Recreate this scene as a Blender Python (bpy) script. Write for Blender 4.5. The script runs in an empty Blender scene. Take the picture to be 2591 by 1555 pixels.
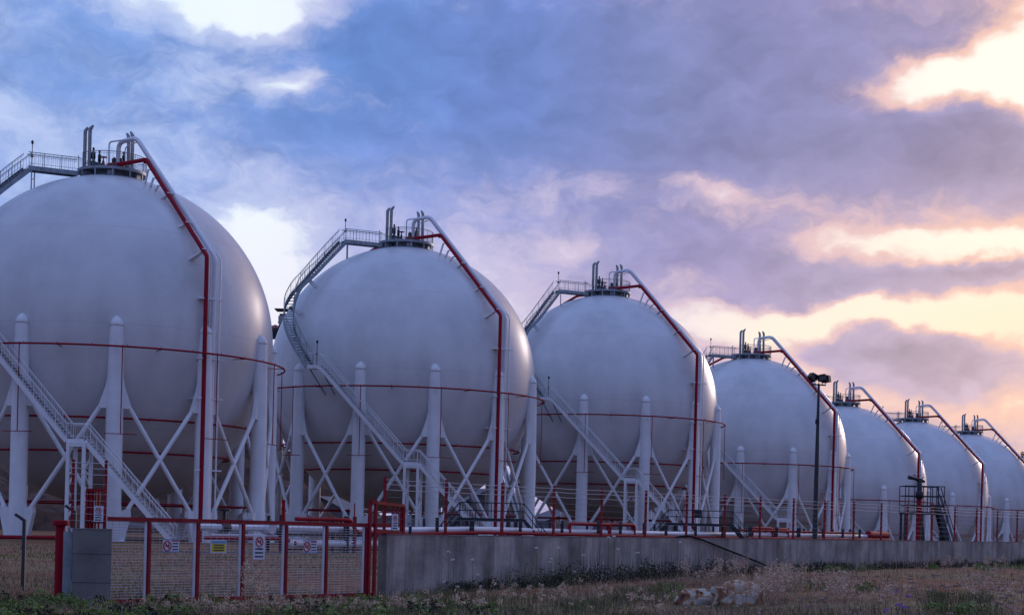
import bpy, math, random
from mathutils import Vector, Matrix, noise as mnoise
R = math.radians
PI = math.pi
random.seed(7)
scene = bpy.context.scene
col = scene.collection

# ------------------------------------------------------------------ camera
cam_data = bpy.data.cameras.new("camera")
cam = bpy.data.objects.new("camera", cam_data)
col.objects.link(cam)
cam_data.sensor_width = 36.0
cam_data.sensor_fit = 'HORIZONTAL'
cam_data.lens = 4002.0 / 2591.0 * 36.0
cam_data.shift_y = (1346.0 - 777.5) / 2591.0
cam_data.clip_start = 0.1
cam_data.clip_end = 6000
PITCH, ROLL = -0.00319, 0.02563
c_, s_ = math.cos(ROLL), math.sin(ROLL)
fwd = Vector((0, math.cos(PITCH), math.sin(PITCH)))
up0 = Vector((0, -math.sin(PITCH), math.cos(PITCH)))
rt0 = Vector((1, 0, 0))
xa = c_ * rt0 + s_ * up0
ya = c_ * up0 - s_ * rt0
za = -fwd
cam.matrix_world = Matrix(((xa.x, ya.x, za.x, 0), (xa.y, ya.y, za.y, 0), (xa.z, ya.z, za.z, 1.6), (0, 0, 0, 1)))
scene.camera = cam

# ------------------------------------------------------------------ exposure
scene.view_settings.view_transform = 'Standard'
scene.view_settings.look = 'None'
scene.view_settings.gamma = 1
scene.view_settings.exposure = 0.12

# ------------------------------------------------------------------ sun (low, behind thin cloud, right of the tanks and beyond them)
SUN_AZ, SUN_EL = 31.0, 12.5          # degrees right of the view axis, above the horizon
sd = bpy.data.lights.new("sun", 'SUN')
sd.energy = 0.6
sd.angle = R(11)
sd.color = (1.0, 0.80, 0.72)
sun = bpy.data.objects.new("sun", sd)
col.objects.link(sun)
sv = Vector((math.sin(R(SUN_AZ)) * math.cos(R(SUN_EL)), math.cos(R(SUN_AZ)) * math.cos(R(SUN_EL)), math.sin(R(SUN_EL))))
sun.rotation_euler = sv.to_track_quat('Z', 'Y').to_euler()

# ------------------------------------------------------------------ world: evening sky with broken cloud
world = bpy.data.worlds.new("World")
scene.world = world
world.use_nodes = True
nt = world.node_tree
nt.nodes.clear()


class NV:
    """node socket with arithmetic"""
    def __init__(self, s): self.s = s
    def _m(self, op, *o):
        n = nt.nodes.new('ShaderNodeMath'); n.operation = op
        for i, v in enumerate((self,) + o):
            if isinstance(v, NV): nt.links.new(v.s, n.inputs[i])
            else: n.inputs[i].default_value = v
        return NV(n.outputs[0])
    def __add__(self, o): return self._m('ADD', o)
    def __sub__(self, o): return self._m('SUBTRACT', o)
    def __mul__(self, o): return self._m('MULTIPLY', o)
    def __truediv__(self, o): return self._m('DIVIDE', o)
    def clamp(self):
        r = self._m('ADD', 0.0); r.s.node.use_clamp = True; return r


def smooth(v, a, b, lo=0.0, hi=1.0):
    n = nt.nodes.new('ShaderNodeMapRange'); n.interpolation_type = 'SMOOTHSTEP'
    nt.links.new(v.s, n.inputs[0])
    for i, x in enumerate((a, b, lo, hi)): n.inputs[i + 1].default_value = x
    return NV(n.outputs[0])


def sky_dir(x, y):
    """azimuth and elevation in degrees of a direction measured on the 2473 px wide photograph"""
    du, dv = x - 1236.8, y - 1284.7
    u = c_ * du + s_ * dv; v = -s_ * du + c_ * dv
    az = math.atan(u / 3820)
    return math.degrees(az), math.degrees(math.atan(-v / 3820 * math.cos(az)))


def srgb(r, g, b):
    f = lambda c: (c / 255 / 12.92) if c / 255 <= 0.04045 else ((c / 255 + 0.055) / 1.055) ** 2.4
    return (f(r), f(g), f(b), 1)


tc = nt.nodes.new('ShaderNodeTexCoord')
sep = nt.nodes.new('ShaderNodeSeparateXYZ')
nt.links.new(tc.outputs['Generated'], sep.inputs[0])
X, Y, Z = NV(sep.outputs[0]), NV(sep.outputs[1]), NV(sep.outputs[2])
AZ = X._m('ARCTAN2', Y) * 57.29578
EL = Z._m('ARCSINE') * 57.29578
cmb = nt.nodes.new('ShaderNodeCombineXYZ')
nt.links.new(AZ.s, cmb.inputs[0]); nt.links.new(EL.s, cmb.inputs[1])


def vnode(op, a, b):
    n = nt.nodes.new('ShaderNodeVectorMath'); n.operation = op
    for i, v in enumerate((a, b)):
        if isinstance(v, (tuple, list)): n.inputs[i].default_value = v
        else: nt.links.new(v, n.inputs[i])
    return n.outputs['Value'] if op == 'DOT_PRODUCT' else n.outputs[0]


def noise_tex(vec, scale, detail, rough, out='Fac', dist=0.0):
    n = nt.nodes.new('ShaderNodeTexNoise')
    nt.links.new(vec, n.inputs['Vector'])
    n.inputs['Scale'].default_value = scale; n.inputs['Detail'].default_value = detail
    n.inputs['Roughness'].default_value = rough; n.inputs['Distortion'].default_value = dist
    return n.outputs[out]


P0 = cmb.outputs[0]
w1 = noise_tex(vnode('MULTIPLY', P0, (1, 1.7, 1)), 0.28, 2, 0.5, 'Color')
w1 = vnode('MULTIPLY', vnode('SUBTRACT', w1, (0.5, 0.5, 0.5)), (2.4, 1.6, 0))
w2 = noise_tex(vnode('MULTIPLY', P0, (1, 1.5, 1)), 1.1, 3, 0.5, 'Color')
w2 = vnode('MULTIPLY', vnode('SUBTRACT', w2, (0.5, 0.5, 0.5)), (0.9, 0.7, 0))
PW = vnode('ADD', vnode('ADD', P0, w1), w2)          # billowing of the cloud edges

# brighter gaps (+) and thick dark banks (-), each a place in the sky
BLOBS = [
    (570, -60, 260, 90, 1.6), (600, 40, 95, 42, 0.85), (700, 225, 75, 32, 0.62), (760, 195, 50, 20, 0.30), (470, 190, 110, 60, 0.14), (20, 290, 90, 50, 0.30),
    (620, 640, 130, 130, 0.62), (690, 800, 110, 150, 0.45), (600, 570, 150, 40, 0.25), (300, 400, 260, 60, 0.12), (860, 520, 160, 40, 0.10),
    (2340, 200, 110, 44, 0.95), (2470, 190, 120, 80, 1.1), (2230, 250, 90, 32, 0.5), (2560, 40, 70, 140, 1.0), (2380, 110, 70, 40, 0.15), (2210, 190, 40, 40, 0.3), (2120, 230, 40, 30, 0.2),
    (1370, 600, 60, 35, 0.45), (1650, 385, 270, 30, -0.30), (2250, 330, 200, 30, -0.25), (1800, 715, 240, 24, -0.30), (1740, 475, 55, 18, 0.36), (1640, 455, 60, 16, 0.2), (1830, 490, 80, 20, 0.15), (1400, 480, 200, 40, 0.08),
    (1780, 800, 220, 55, 0.70), (2130, 775, 230, 42, 0.85), (2440, 770, 200, 50, 0.72), (2060, 600, 120, 34, 0.42), (2280, 600, 170, 34, 0.68), (2470, 600, 90, 26, 0.45),
    (1700, 700, 120, 40, 0.35), (2490, 840, 110, 60, 0.6), (1920, 900, 110, 60, 0.55), (1200, 760, 170, 130, 0.26), (1150, 640, 100, 60, 0.18), (1170, 860, 200, 90, 0.3),
    (2120, 985, 330, 28, 0.35), (2460, 960, 100, 60, 0.30), (1980, 600, 80, 60, 0.2),
    (1050, 130, 330, 120, -0.34), (1450, 200, 420, 130, -0.40), (800, 330, 240, 60, -0.18), (2000, 90, 300, 80, -0.26), (1750, 330, 330, 70, -0.36), (1500, 380, 260, 50, -0.2),
    (250, 100, 240, 60, -0.14), (120, 180, 160, 50, -0.10), (1950, 200, 160, 90, -0.12),
    (1750, 610, 260, 60, -0.30), (1900, 690, 220, 38, -0.45), (2130, 700, 120, 26, -0.35), (2280, 380, 170, 60, -0.75), (2450, 420, 130, 60, -0.5), (2080, 440, 160, 40, -0.30), (2360, 668, 150, 28, -0.95),
    (2150, 860, 190, 44, -1.0), (2320, 915, 180, 42, -0.75), (1990, 850, 70, 24, -0.35), (1000, 400, 300, 60, -0.10), (1500, 540, 120, 40, -0.12),
]
acc = None
for (bx, by, rx, ry, wt) in BLOBS:
    a, e = sky_dir(bx, by)
    v = vnode('MULTIPLY', vnode('SUBTRACT', PW, (a, e, 0)), (1 / (rx * 0.0150), 1 / (ry * 0.0150), 0))
    g = NV(vnode('DOT_PRODUCT', v, v))._m('MULTIPLY', -1.0)._m('EXPONENT') * wt
    acc = g if acc is None else acc + g
n1 = NV(noise_tex(vnode('MULTIPLY', PW, (1, 1.8, 1)), 0.22, 5, 0.5)) - 0.5
n2 = NV(noise_tex(vnode('MULTIPLY', PW, (1, 1.6, 1)), 0.75, 4, 0.52)) - 0.5
n3 = NV(noise_tex(vnode('MULTIPLY', PW, (1, 1.9, 1)), 0.45, 3, 0.5)) - 0.5
n4 = NV(noise_tex(vnode('MULTIPLY', PW, (1, 1.5, 1)), 2.3, 5, 0.6)) - 0.5
field = acc + 0.30 + n1 * 0.42 + n2 * 0.46 + n4 * 0.26
mask = smooth(field, -0.03, 1.12)


def ramp(v, stops, a, b):
    n = nt.nodes.new('ShaderNodeMapRange'); nt.links.new(v.s, n.inputs[0])
    for i, x in enumerate((a, b, 0, 1)): n.inputs[i + 1].default_value = x
    r = nt.nodes.new('ShaderNodeValToRGB'); nt.links.new(n.outputs[0], r.inputs[0])
    cr = r.color_ramp
    cr.elements[0].position = (stops[0][0] - a) / (b - a); cr.elements[0].color = stops[0][1]
    cr.elements[1].position = (stops[-1][0] - a) / (b - a); cr.elements[1].color = stops[-1][1]
    for p, c in stops[1:-1]:
        e = cr.elements.new((p - a) / (b - a)); e.color = c
    return r.outputs[0]


def mixc(f, a, b, bt='MIX'):
    n = nt.nodes.new('ShaderNodeMix'); n.data_type = 'RGBA'; n.blend_type = bt
    if isinstance(f, NV): nt.links.new(f.s, n.inputs[0])
    else: n.inputs[0].default_value = f
    for s, v in ((n.inputs[6], a), (n.inputs[7], b)):
        if isinstance(v, tuple): s.default_value = v
        else: nt.links.new(v, s)
    return n.outputs[2]


cloud_hi = ramp(AZ, [(-40, srgb(95, 135, 205)), (-17, srgb(118, 150, 212)), (-6, srgb(100, 135, 203)), (0, srgb(107, 131, 196)),
                     (6, srgb(126, 132, 182)), (12, srgb(140, 136, 180)), (18, srgb(160, 147, 178)), (40, srgb(200, 160, 160))], -40, 40)
cloud_lo = ramp(AZ, [(-40, srgb(120, 150, 215)), (-17, srgb(158, 172, 225)), (-8, srgb(168, 174, 224)), (0, srgb(158, 158, 204)),
                     (6, srgb(158, 146, 188)), (12, srgb(184, 166, 192)), (18, srgb(200, 174, 188)), (40, srgb(225, 175, 160))], -40, 40)
elv = smooth(EL, 7.0, 15.0)
cloud = mixc(elv, cloud_lo, cloud_hi)
vs_ = nt.nodes.new('ShaderNodeVectorMath'); vs_.operation = 'SCALE'; nt.links.new(cloud, vs_.inputs[0]); nt.links.new(((n3 * 0.6 + n2 * 0.18 + 1.0) * smooth(field, -0.75, 0.2, 0.87, 1.06)).s, vs_.inputs['Scale']); cloud = vs_.outputs[0]
clear_hi = ramp(AZ, [(-40, srgb(190, 215, 255)), (-10, srgb(238, 248, 255)), (2, srgb(222, 222, 245)), (11, srgb(252, 240, 236)),
                     (16, srgb(255, 252, 238)), (40, srgb(255, 250, 232))], -40, 40)
clear_lo = ramp(AZ, [(-40, srgb(205, 205, 240)), (-9, srgb(238, 236, 248)), (-3, srgb(238, 228, 244)), (4, srgb(240, 226, 236)),
                     (9, srgb(255, 238, 220)), (14, srgb(255, 237, 210)), (19, srgb(255, 230, 198)), (40, srgb(255, 205, 140))], -40, 40)
clear = mixc(smooth(EL, 6.0, 13.0), clear_lo, clear_hi)
mid = ramp(AZ, [(-40, srgb(175, 195, 240)), (-12, srgb(182, 198, 238)), (-3, srgb(192, 190, 226)), (4, srgb(206, 188, 212)), (10, srgb(226, 192, 198)),
                (16, srgb(240, 196, 184)), (40, srgb(255, 190, 150))], -40, 40)
front = mixc(smooth(mask, 0.5, 1.0), mixc(smooth(mask, 0.0, 0.55), cloud, mid), clear)      # thin pink cloud edges between bank and gap
# the rest of the sky dome: clouded blue dusk overhead and behind the photographer
back_low = srgb(106, 113, 170)
back_top = srgb(140, 170, 238)
back = mixc(smooth(Z, 0.0, 0.9), back_low, back_top)
nb = NV(noise_tex(tc.outputs['Generated'], 2.2, 5, 0.55))
back = mixc(smooth(nb, 0.35, 0.7, 0.0, 0.35), back, srgb(178, 188, 228))
ff = smooth(AZ._m('ABSOLUTE'), 30.0, 75.0, 1.0, 0.0) * smooth(EL, 22.0, 50.0, 1.0, 0.0)
rest = mixc(ff, back, front)
# glow round the hidden sun
gl = vnode('DOT_PRODUCT', tc.outputs['Generated'], tuple(sv))
glow = smooth(NV(gl), 0.984, 0.9995) * smooth(field, 0.3, 0.9) * smooth(AZ, 19.0, 24.0)
glc = mixc(glow * 0.9, rest, (2.2, 1.5, 0.9, 1))
east = smooth(AZ, 19.5, 25.0) * smooth(AZ, 44.0, 62.0, 1.0, 0.0) * smooth(EL, 20.0, 34.0, 1.0, 0.0) * smooth(EL, -1.0, 3.0)
glc = mixc(east * 0.85, glc, (1.9, 1.35, 1.05, 1))      # clear bright sky where the sun is setting
# below the horizon
final = mixc(smooth(EL, -1.5, 0.0), srgb(70, 60, 80), glc)

sky = nt.nodes.new('ShaderNodeTexSky')
sky.sky_type = 'NISHITA'; sky.sun_disc = False
sky.sun_elevation = R(SUN_EL); sky.sun_rotation = R(SUN_AZ)
bg1 = nt.nodes.new('ShaderNodeBackground'); nt.links.new(sky.outputs[0], bg1.inputs[0]); bg1.inputs[1].default_value = 0.05
bg2 = nt.nodes.new('ShaderNodeBackground'); nt.links.new(final, bg2.inputs[0]); bg2.inputs[1].default_value = 1.0
mx = nt.nodes.new('ShaderNodeMixShader'); mx.inputs[0].default_value = 0.94
nt.links.new(bg1.outputs[0], mx.inputs[1]); nt.links.new(bg2.outputs[0], mx.inputs[2])
wo = nt.nodes.new('ShaderNodeOutputWorld'); nt.links.new(mx.outputs[0], wo.inputs[0])
world.cycles.sampling_method = 'MANUAL'; world.cycles.sample_map_resolution = 1024

# ------------------------------------------------------------------ materials
def pmat(name, base, rough=0.6, metal=0.0, var=0.12, scale=1.0, bump=0.0, streak=0.0, dark=None, spec=0.5, stretch=(1, 1, 1), objspace=True):
    m = bpy.data.materials.new(name); m.use_nodes = True
    t = m.node_tree; bs = t.nodes['Principled BSDF']
    co = t.nodes.new('ShaderNodeTexCoord'); mp = t.nodes.new('ShaderNodeMapping')
    t.links.new(co.outputs['Object'], mp.inputs[0]); mp.inputs['Scale'].default_value = stretch
    n = t.nodes.new('ShaderNodeTexNoise'); n.inputs['Scale'].default_value = scale; n.inputs['Detail'].default_value = 8
    n.inputs['Roughness'].default_value = 0.6
    t.links.new(mp.outputs[0], n.inputs['Vector'])
    r = t.nodes.new('ShaderNodeValToRGB')
    d = dark or tuple(x * (1 - var * 2) for x in base)
    r.color_ramp.elements[0].position = 0.3; r.color_ramp.elements[0].color = (*d, 1)
    r.color_ramp.elements[1].position = 0.62; r.color_ramp.elements[1].color = (*base, 1)
    t.links.new(n.outputs['Fac'], r.inputs[0])
    out = r.outputs[0]
    if streak:
        mp2 = t.nodes.new('ShaderNodeMapping'); mp2.inputs['Scale'].default_value = (1, 1, 0.06)
        t.links.new(co.outputs['Object'], mp2.inputs[0])
        n2 = t.nodes.new('ShaderNodeTexNoise'); n2.inputs['Scale'].default_value = scale * 2.0; n2.inputs['Detail'].default_value = 4
        t.links.new(mp2.outputs[0], n2.inputs['Vector'])
        mr = t.nodes.new('ShaderNodeMapRange'); mr.inputs[1].default_value = 0.35; mr.inputs[2].default_value = 0.65
        mr.inputs[3].default_value = 1 - streak; mr.inputs[4].default_value = 1
        t.links.new(n2.outputs['Fac'], mr.inputs[0])
        mm = t.nodes.new('ShaderNodeMix'); mm.data_type = 'RGBA'; mm.blend_type = 'MULTIPLY'; mm.inputs[0].default_value = 1
        t.links.new(out, mm.inputs[6]); t.links.new(mr.outputs[0], mm.inputs[7]); out = mm.outputs[2]
    t.links.new(out, bs.inputs['Base Color'])
    bs.inputs['Roughness'].default_value = rough; bs.inputs['Metallic'].default_value = metal
    bs.inputs['Specular IOR Level'].default_value = spec
    if bump:
        b = t.nodes.new('ShaderNodeBump'); b.inputs['Strength'].default_value = bump; b.inputs['Distance'].default_value = 0.05
        t.links.new(n.outputs['Fac'], b.inputs['Height']); t.links.new(b.outputs[0], bs.inputs['Normal'])
    return m


M = {}
M['tank'] = pmat('tank_paint', (0.68, 0.685, 0.70), 0.33, var=0.10, scale=0.26, streak=0.08)
t = M['tank'].node_tree; bs = t.nodes['Principled BSDF']; src = bs.inputs['Base Color'].links[0].from_socket
co = t.nodes.new('ShaderNodeTexCoord'); sx = t.nodes.new('ShaderNodeSeparateXYZ'); t.links.new(co.outputs['Object'], sx.inputs[0])
ab = t.nodes.new('ShaderNodeMath'); ab.operation = 'PINGPONG'; ab.inputs[1].default_value = 3.4; t.links.new(sx.outputs[2], ab.inputs[0])   # plate rows, welded seams
mr = t.nodes.new('ShaderNodeMapRange'); mr.inputs[1].default_value = 0.0; mr.inputs[2].default_value = 0.07; mr.inputs[3].default_value = 0.90; mr.inputs[4].default_value = 1.0
t.links.new(ab.outputs[0], mr.inputs[0]); mm = t.nodes.new('ShaderNodeMix'); mm.data_type = 'RGBA'; mm.blend_type = 'MULTIPLY'; mm.inputs[0].default_value = 1
t.links.new(src, mm.inputs[6]); t.links.new(mr.outputs[0], mm.inputs[7]); t.links.new(mm.outputs[2], bs.inputs['Base Color'])
M['white'] = pmat('white_paint', (0.80, 0.81, 0.83), 0.45, var=0.06, scale=0.8, streak=0.08)
M['whitepipe'] = pmat('white_pipe_paint', (0.72, 0.74, 0.78), 0.4, var=0.06, scale=0.7)
M['red'] = pmat('red_paint', (0.30, 0.007, 0.022), 0.62, var=0.12, scale=1.2, spec=0.15)
M['redpost'] = pmat('red_post_paint', (0.29, 0.008, 0.02), 0.6, var=0.22, scale=4, spec=0.3)
M['galv'] = pmat('galvanised_steel', (0.30, 0.35, 0.39), 0.5, 0.3, var=0.2, scale=3)
M['tread'] = pmat('stair_grating', (0.055, 0.085, 0.10), 0.6, 0.2, var=0.2, scale=4)
M['dark'] = pmat('dark_steel', (0.018, 0.022, 0.035), 0.5, 0.2, var=0.2, scale=3)
M['black'] = pmat('black_iron', (0.01, 0.012, 0.018), 0.45, 0.1, var=0.2, scale=3)
M['greypost'] = pmat('grey_post_paint', (0.03, 0.04, 0.055), 0.5, 0.1, var=0.2, scale=3)
M['wire'] = pmat('fence_wire', (0.55, 0.53, 0.56), 0.5, 0.3, var=0.1, scale=3)
M['gatewhite'] = pmat('gate_white_paint', (0.6, 0.6, 0.66), 0.5, var=0.1, scale=3)
M['signwhite'] = pmat('sign_white', (0.62, 0.64, 0.72), 0.4, var=0.04, scale=4)
M['signred'] = pmat('sign_red', (0.5, 0.02, 0.03), 0.4, var=0.05, scale=4)
M['signblue'] = pmat('sign_blue', (0.16, 0.30, 0.50), 0.4, var=0.05, scale=4)
M['signdark'] = pmat('sign_print', (0.02, 0.035, 0.07), 0.5, var=0.05, scale=4)
M['signyellow'] = pmat('sign_yellow', (0.62, 0.50, 0.02), 0.4, var=0.05, scale=4)
M['signgrey'] = pmat('sign_grey', (0.30, 0.36, 0.40), 0.4, var=0.05, scale=4)
M['glassy'] = pmat('lamp_glass', (0.04, 0.045, 0.05), 0.2, var=0.02, scale=4)
M['hose'] = pmat('black_hose', (0.012, 0.012, 0.016), 0.85, var=0.1, scale=4, spec=0.15)
M['shed'] = pmat('shed_sheet', (0.22, 0.21, 0.23), 0.9, var=0.1, scale=0.6, streak=0.1, spec=0.1)
M['roofred'] = pmat('roof_red', (0.25, 0.05, 0.05), 0.7, var=0.2, scale=2)
M['concrete_pad'] = pmat('pad_concrete', (0.20, 0.19, 0.18), 0.85, var=0.2, scale=1.5, bump=0.3)
M['bark'] = pmat('bark', (0.08, 0.06, 0.045), 0.9, var=0.2, scale=2)
M['leaf'] = pmat('tree_leaf', (0.035, 0.045, 0.02), 0.8, var=0.25, scale=0.8)


def wall_material():
    m = bpy.data.materials.new('wall_concrete'); m.use_nodes = True
    t = m.node_tree; bs = t.nodes['Principled BSDF']
    co = t.nodes.new('ShaderNodeTexCoord')
    def mp(sc):
        k = t.nodes.new('ShaderNodeMapping'); k.inputs['Scale'].default_value = sc
        t.links.new(co.outputs['Object'], k.inputs[0]); return k.outputs[0]
    def nz(v, s, d=6, r=0.6):
        k = t.nodes.new('ShaderNodeTexNoise'); t.links.new(v, k.inputs['Vector']); k.inputs['Scale'].default_value = s
        k.inputs['Detail'].default_value = d; k.inputs['Roughness'].default_value = r; return k.outputs['Fac']
    def mr(v, a, b, c, d):
        k = t.nodes.new('ShaderNodeMapRange'); t.links.new(v, k.inputs[0])
        for i, x in enumerate((a, b, c, d)): k.inputs[i + 1].default_value = x
        return k.outputs[0]
    def mul(a, b):
        k = t.nodes.new('ShaderNodeMix'); k.data_type = 'RGBA'; k.blend_type = 'MULTIPLY'; k.inputs[0].default_value = 1
        for s, v in ((k.inputs[6], a), (k.inputs[7], b)):
            if isinstance(v, tuple): s.default_value = v
            else: t.links.new(v, s)
        return k.outputs[2]
    # board panels: each shutter board slightly different tone
    br = t.nodes.new('ShaderNodeTexBrick')
    t.links.new(mp((1, 1, 1)), br.inputs['Vector'])
    sepx = t.nodes.new('ShaderNodeSeparateXYZ'); t.links.new(co.outputs['Object'], sepx.inputs[0])
    fl = t.nodes.new('ShaderNodeMath'); fl.operation = 'MULTIPLY'; fl.inputs[1].default_value = 1 / 0.62; t.links.new(sepx.outputs[0], fl.inputs[0])
    f2 = t.nodes.new('ShaderNodeMath'); f2.operation = 'FLOOR'; t.links.new(fl.outputs[0], f2.inputs[0])
    wn = t.nodes.new('ShaderNodeTexWhiteNoise'); wn.noise_dimensions = '1D'; t.links.new(f2.outputs[0], wn.inputs['W'])
    panel = mr(wn.outputs['Value'], 0, 1, 0.90, 1.06)
    fr = t.nodes.new('ShaderNodeMath'); fr.operation = 'FRACT'; t.links.new(fl.outputs[0], fr.inputs[0])
    pg = t.nodes.new('ShaderNodeMath'); pg.operation = 'PINGPONG'; pg.inputs[1].default_value = 0.5; t.links.new(fr.outputs[0], pg.inputs[0])
    seam = mr(pg.outputs[0], 0.0, 0.03, 0.62, 1.0)
    stk = mr(nz(mp((1.0, 1, 0.10)), 3.0, 6), 0.36, 0.60, 0.60, 1.05)
    blot = mr(nz(mp((1, 1, 1)), 1.1, 8), 0.34, 0.62, 0.55, 1.08)
    c = mul((0.44, 0.375, 0.335, 1), panel)
    c = mul(c, seam); c = mul(c, stk); c = mul(c, blot)
    t.links.new(c, bs.inputs['Base Color']); bs.inputs['Roughness'].default_value = 0.9
    b = t.nodes.new('ShaderNodeBump'); b.inputs['Strength'].default_value = 0.5; b.inputs['Distance'].default_value = 0.02
    t.links.new(nz(mp((1, 1, 1)), 9, 8), b.inputs['Height']); t.links.new(b.outputs[0], bs.inputs['Normal'])
    return m


M['wall'] = wall_material()


def ground_material():
    m = bpy.data.materials.new('dry_soil_ground'); m.use_nodes = True
    t = m.node_tree; bs = t.nodes['Principled BSDF']
    co = t.nodes.new('ShaderNodeTexCoord')
    def nz(s, d=8, r=0.62, off=0):
        k0 = t.nodes.new('ShaderNodeMapping'); k0.inputs['Location'].default_value = (off, off, 0); t.links.new(co.outputs['Object'], k0.inputs[0])
        k = t.nodes.new('ShaderNodeTexNoise'); t.links.new(k0.outputs[0], k.inputs['Vector']); k.inputs['Scale'].default_value = s
        k.inputs['Detail'].default_value = d; k.inputs['Roughness'].default_value = r; return k.outputs['Fac']
    def rmp(v, st):
        r = t.nodes.new('ShaderNodeValToRGB'); t.links.new(v, r.inputs[0]); cr = r.color_ramp
        cr.elements[0].position, cr.elements[0].color = st[0][0], (*st[0][1], 1)
        cr.elements[1].position, cr.elements[1].color = st[-1][0], (*st[-1][1], 1)
        for p, c in st[1:-1]:
            e = cr.elements.new(p); e.color = (*c, 1)
        return r.outputs[0]
    soil = rmp(nz(1.6), [(0.34, (0.06, 0.024, 0.014)), (0.52, (0.22, 0.09, 0.045)), (0.72, (0.36, 0.20, 0.12))])
    green = rmp(nz(3.0, off=9), [(0.3, (0.11, 0.08, 0.035)), (0.7, (0.30, 0.23, 0.11))])
    msk = t.nodes.new('ShaderNodeMapRange'); t.links.new(nz(0.22, 5, off=30), msk.inputs[0]); msk.inputs[1].default_value = 0.45; msk.inputs[2].default_value = 0.6
    k = t.nodes.new('ShaderNodeMix'); k.data_type = 'RGBA'; t.links.new(msk.outputs[0], k.inputs[0]); t.links.new(soil, k.inputs[6]); t.links.new(green, k.inputs[7])
    t.links.new(k.outputs[2], bs.inputs['Base Color']); bs.inputs['Roughness'].default_value = 0.95; bs.inputs['Specular IOR Level'].default_value = 0.2
    b = t.nodes.new('ShaderNodeBump'); b.inputs['Strength'].default_value = 0.9; b.inputs['Distance'].default_value = 0.12
    t.links.new(nz(4.0, 10, 0.7, 3), b.inputs['Height']); t.links.new(b.outputs[0], bs.inputs['Normal'])
    return m


M['ground'] = ground_material()
M['stone'] = pmat('field_stone', (0.34, 0.24, 0.19), 0.9, var=0.25, scale=6)
M['rockhill'] = pmat('rocky_earth', (0.13, 0.065, 0.042), 0.95, var=0.3, scale=0.6, bump=0.8, dark=(0.03, 0.02, 0.02))
M['gravel'] = pmat('yard_gravel', (0.17, 0.15, 0.15), 0.95, var=0.2, scale=1.2, bump=0.6)

def plain(name, c, rough=0.8, trans=0.0):
    return pmat(name, c, rough, var=0.22, scale=3.0)

M['straw'] = plain('dry_straw', (0.40, 0.27, 0.18))
M['straw_pale'] = plain('pale_oat_plume', (0.66, 0.47, 0.33))
M['grassgreen'] = plain('green_blade', (0.13, 0.13, 0.045))
M['weed'] = plain('weed_leaf', (0.17, 0.25, 0.05))
M['darkweed'] = plain('dark_weed_leaf', (0.03, 0.035, 0.018))
M['petalwhite'] = plain('white_umbel', (0.8, 0.85, 0.8))
M['petalpurple'] = plain('purple_thistle', (0.35, 0.08, 0.65))

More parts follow.
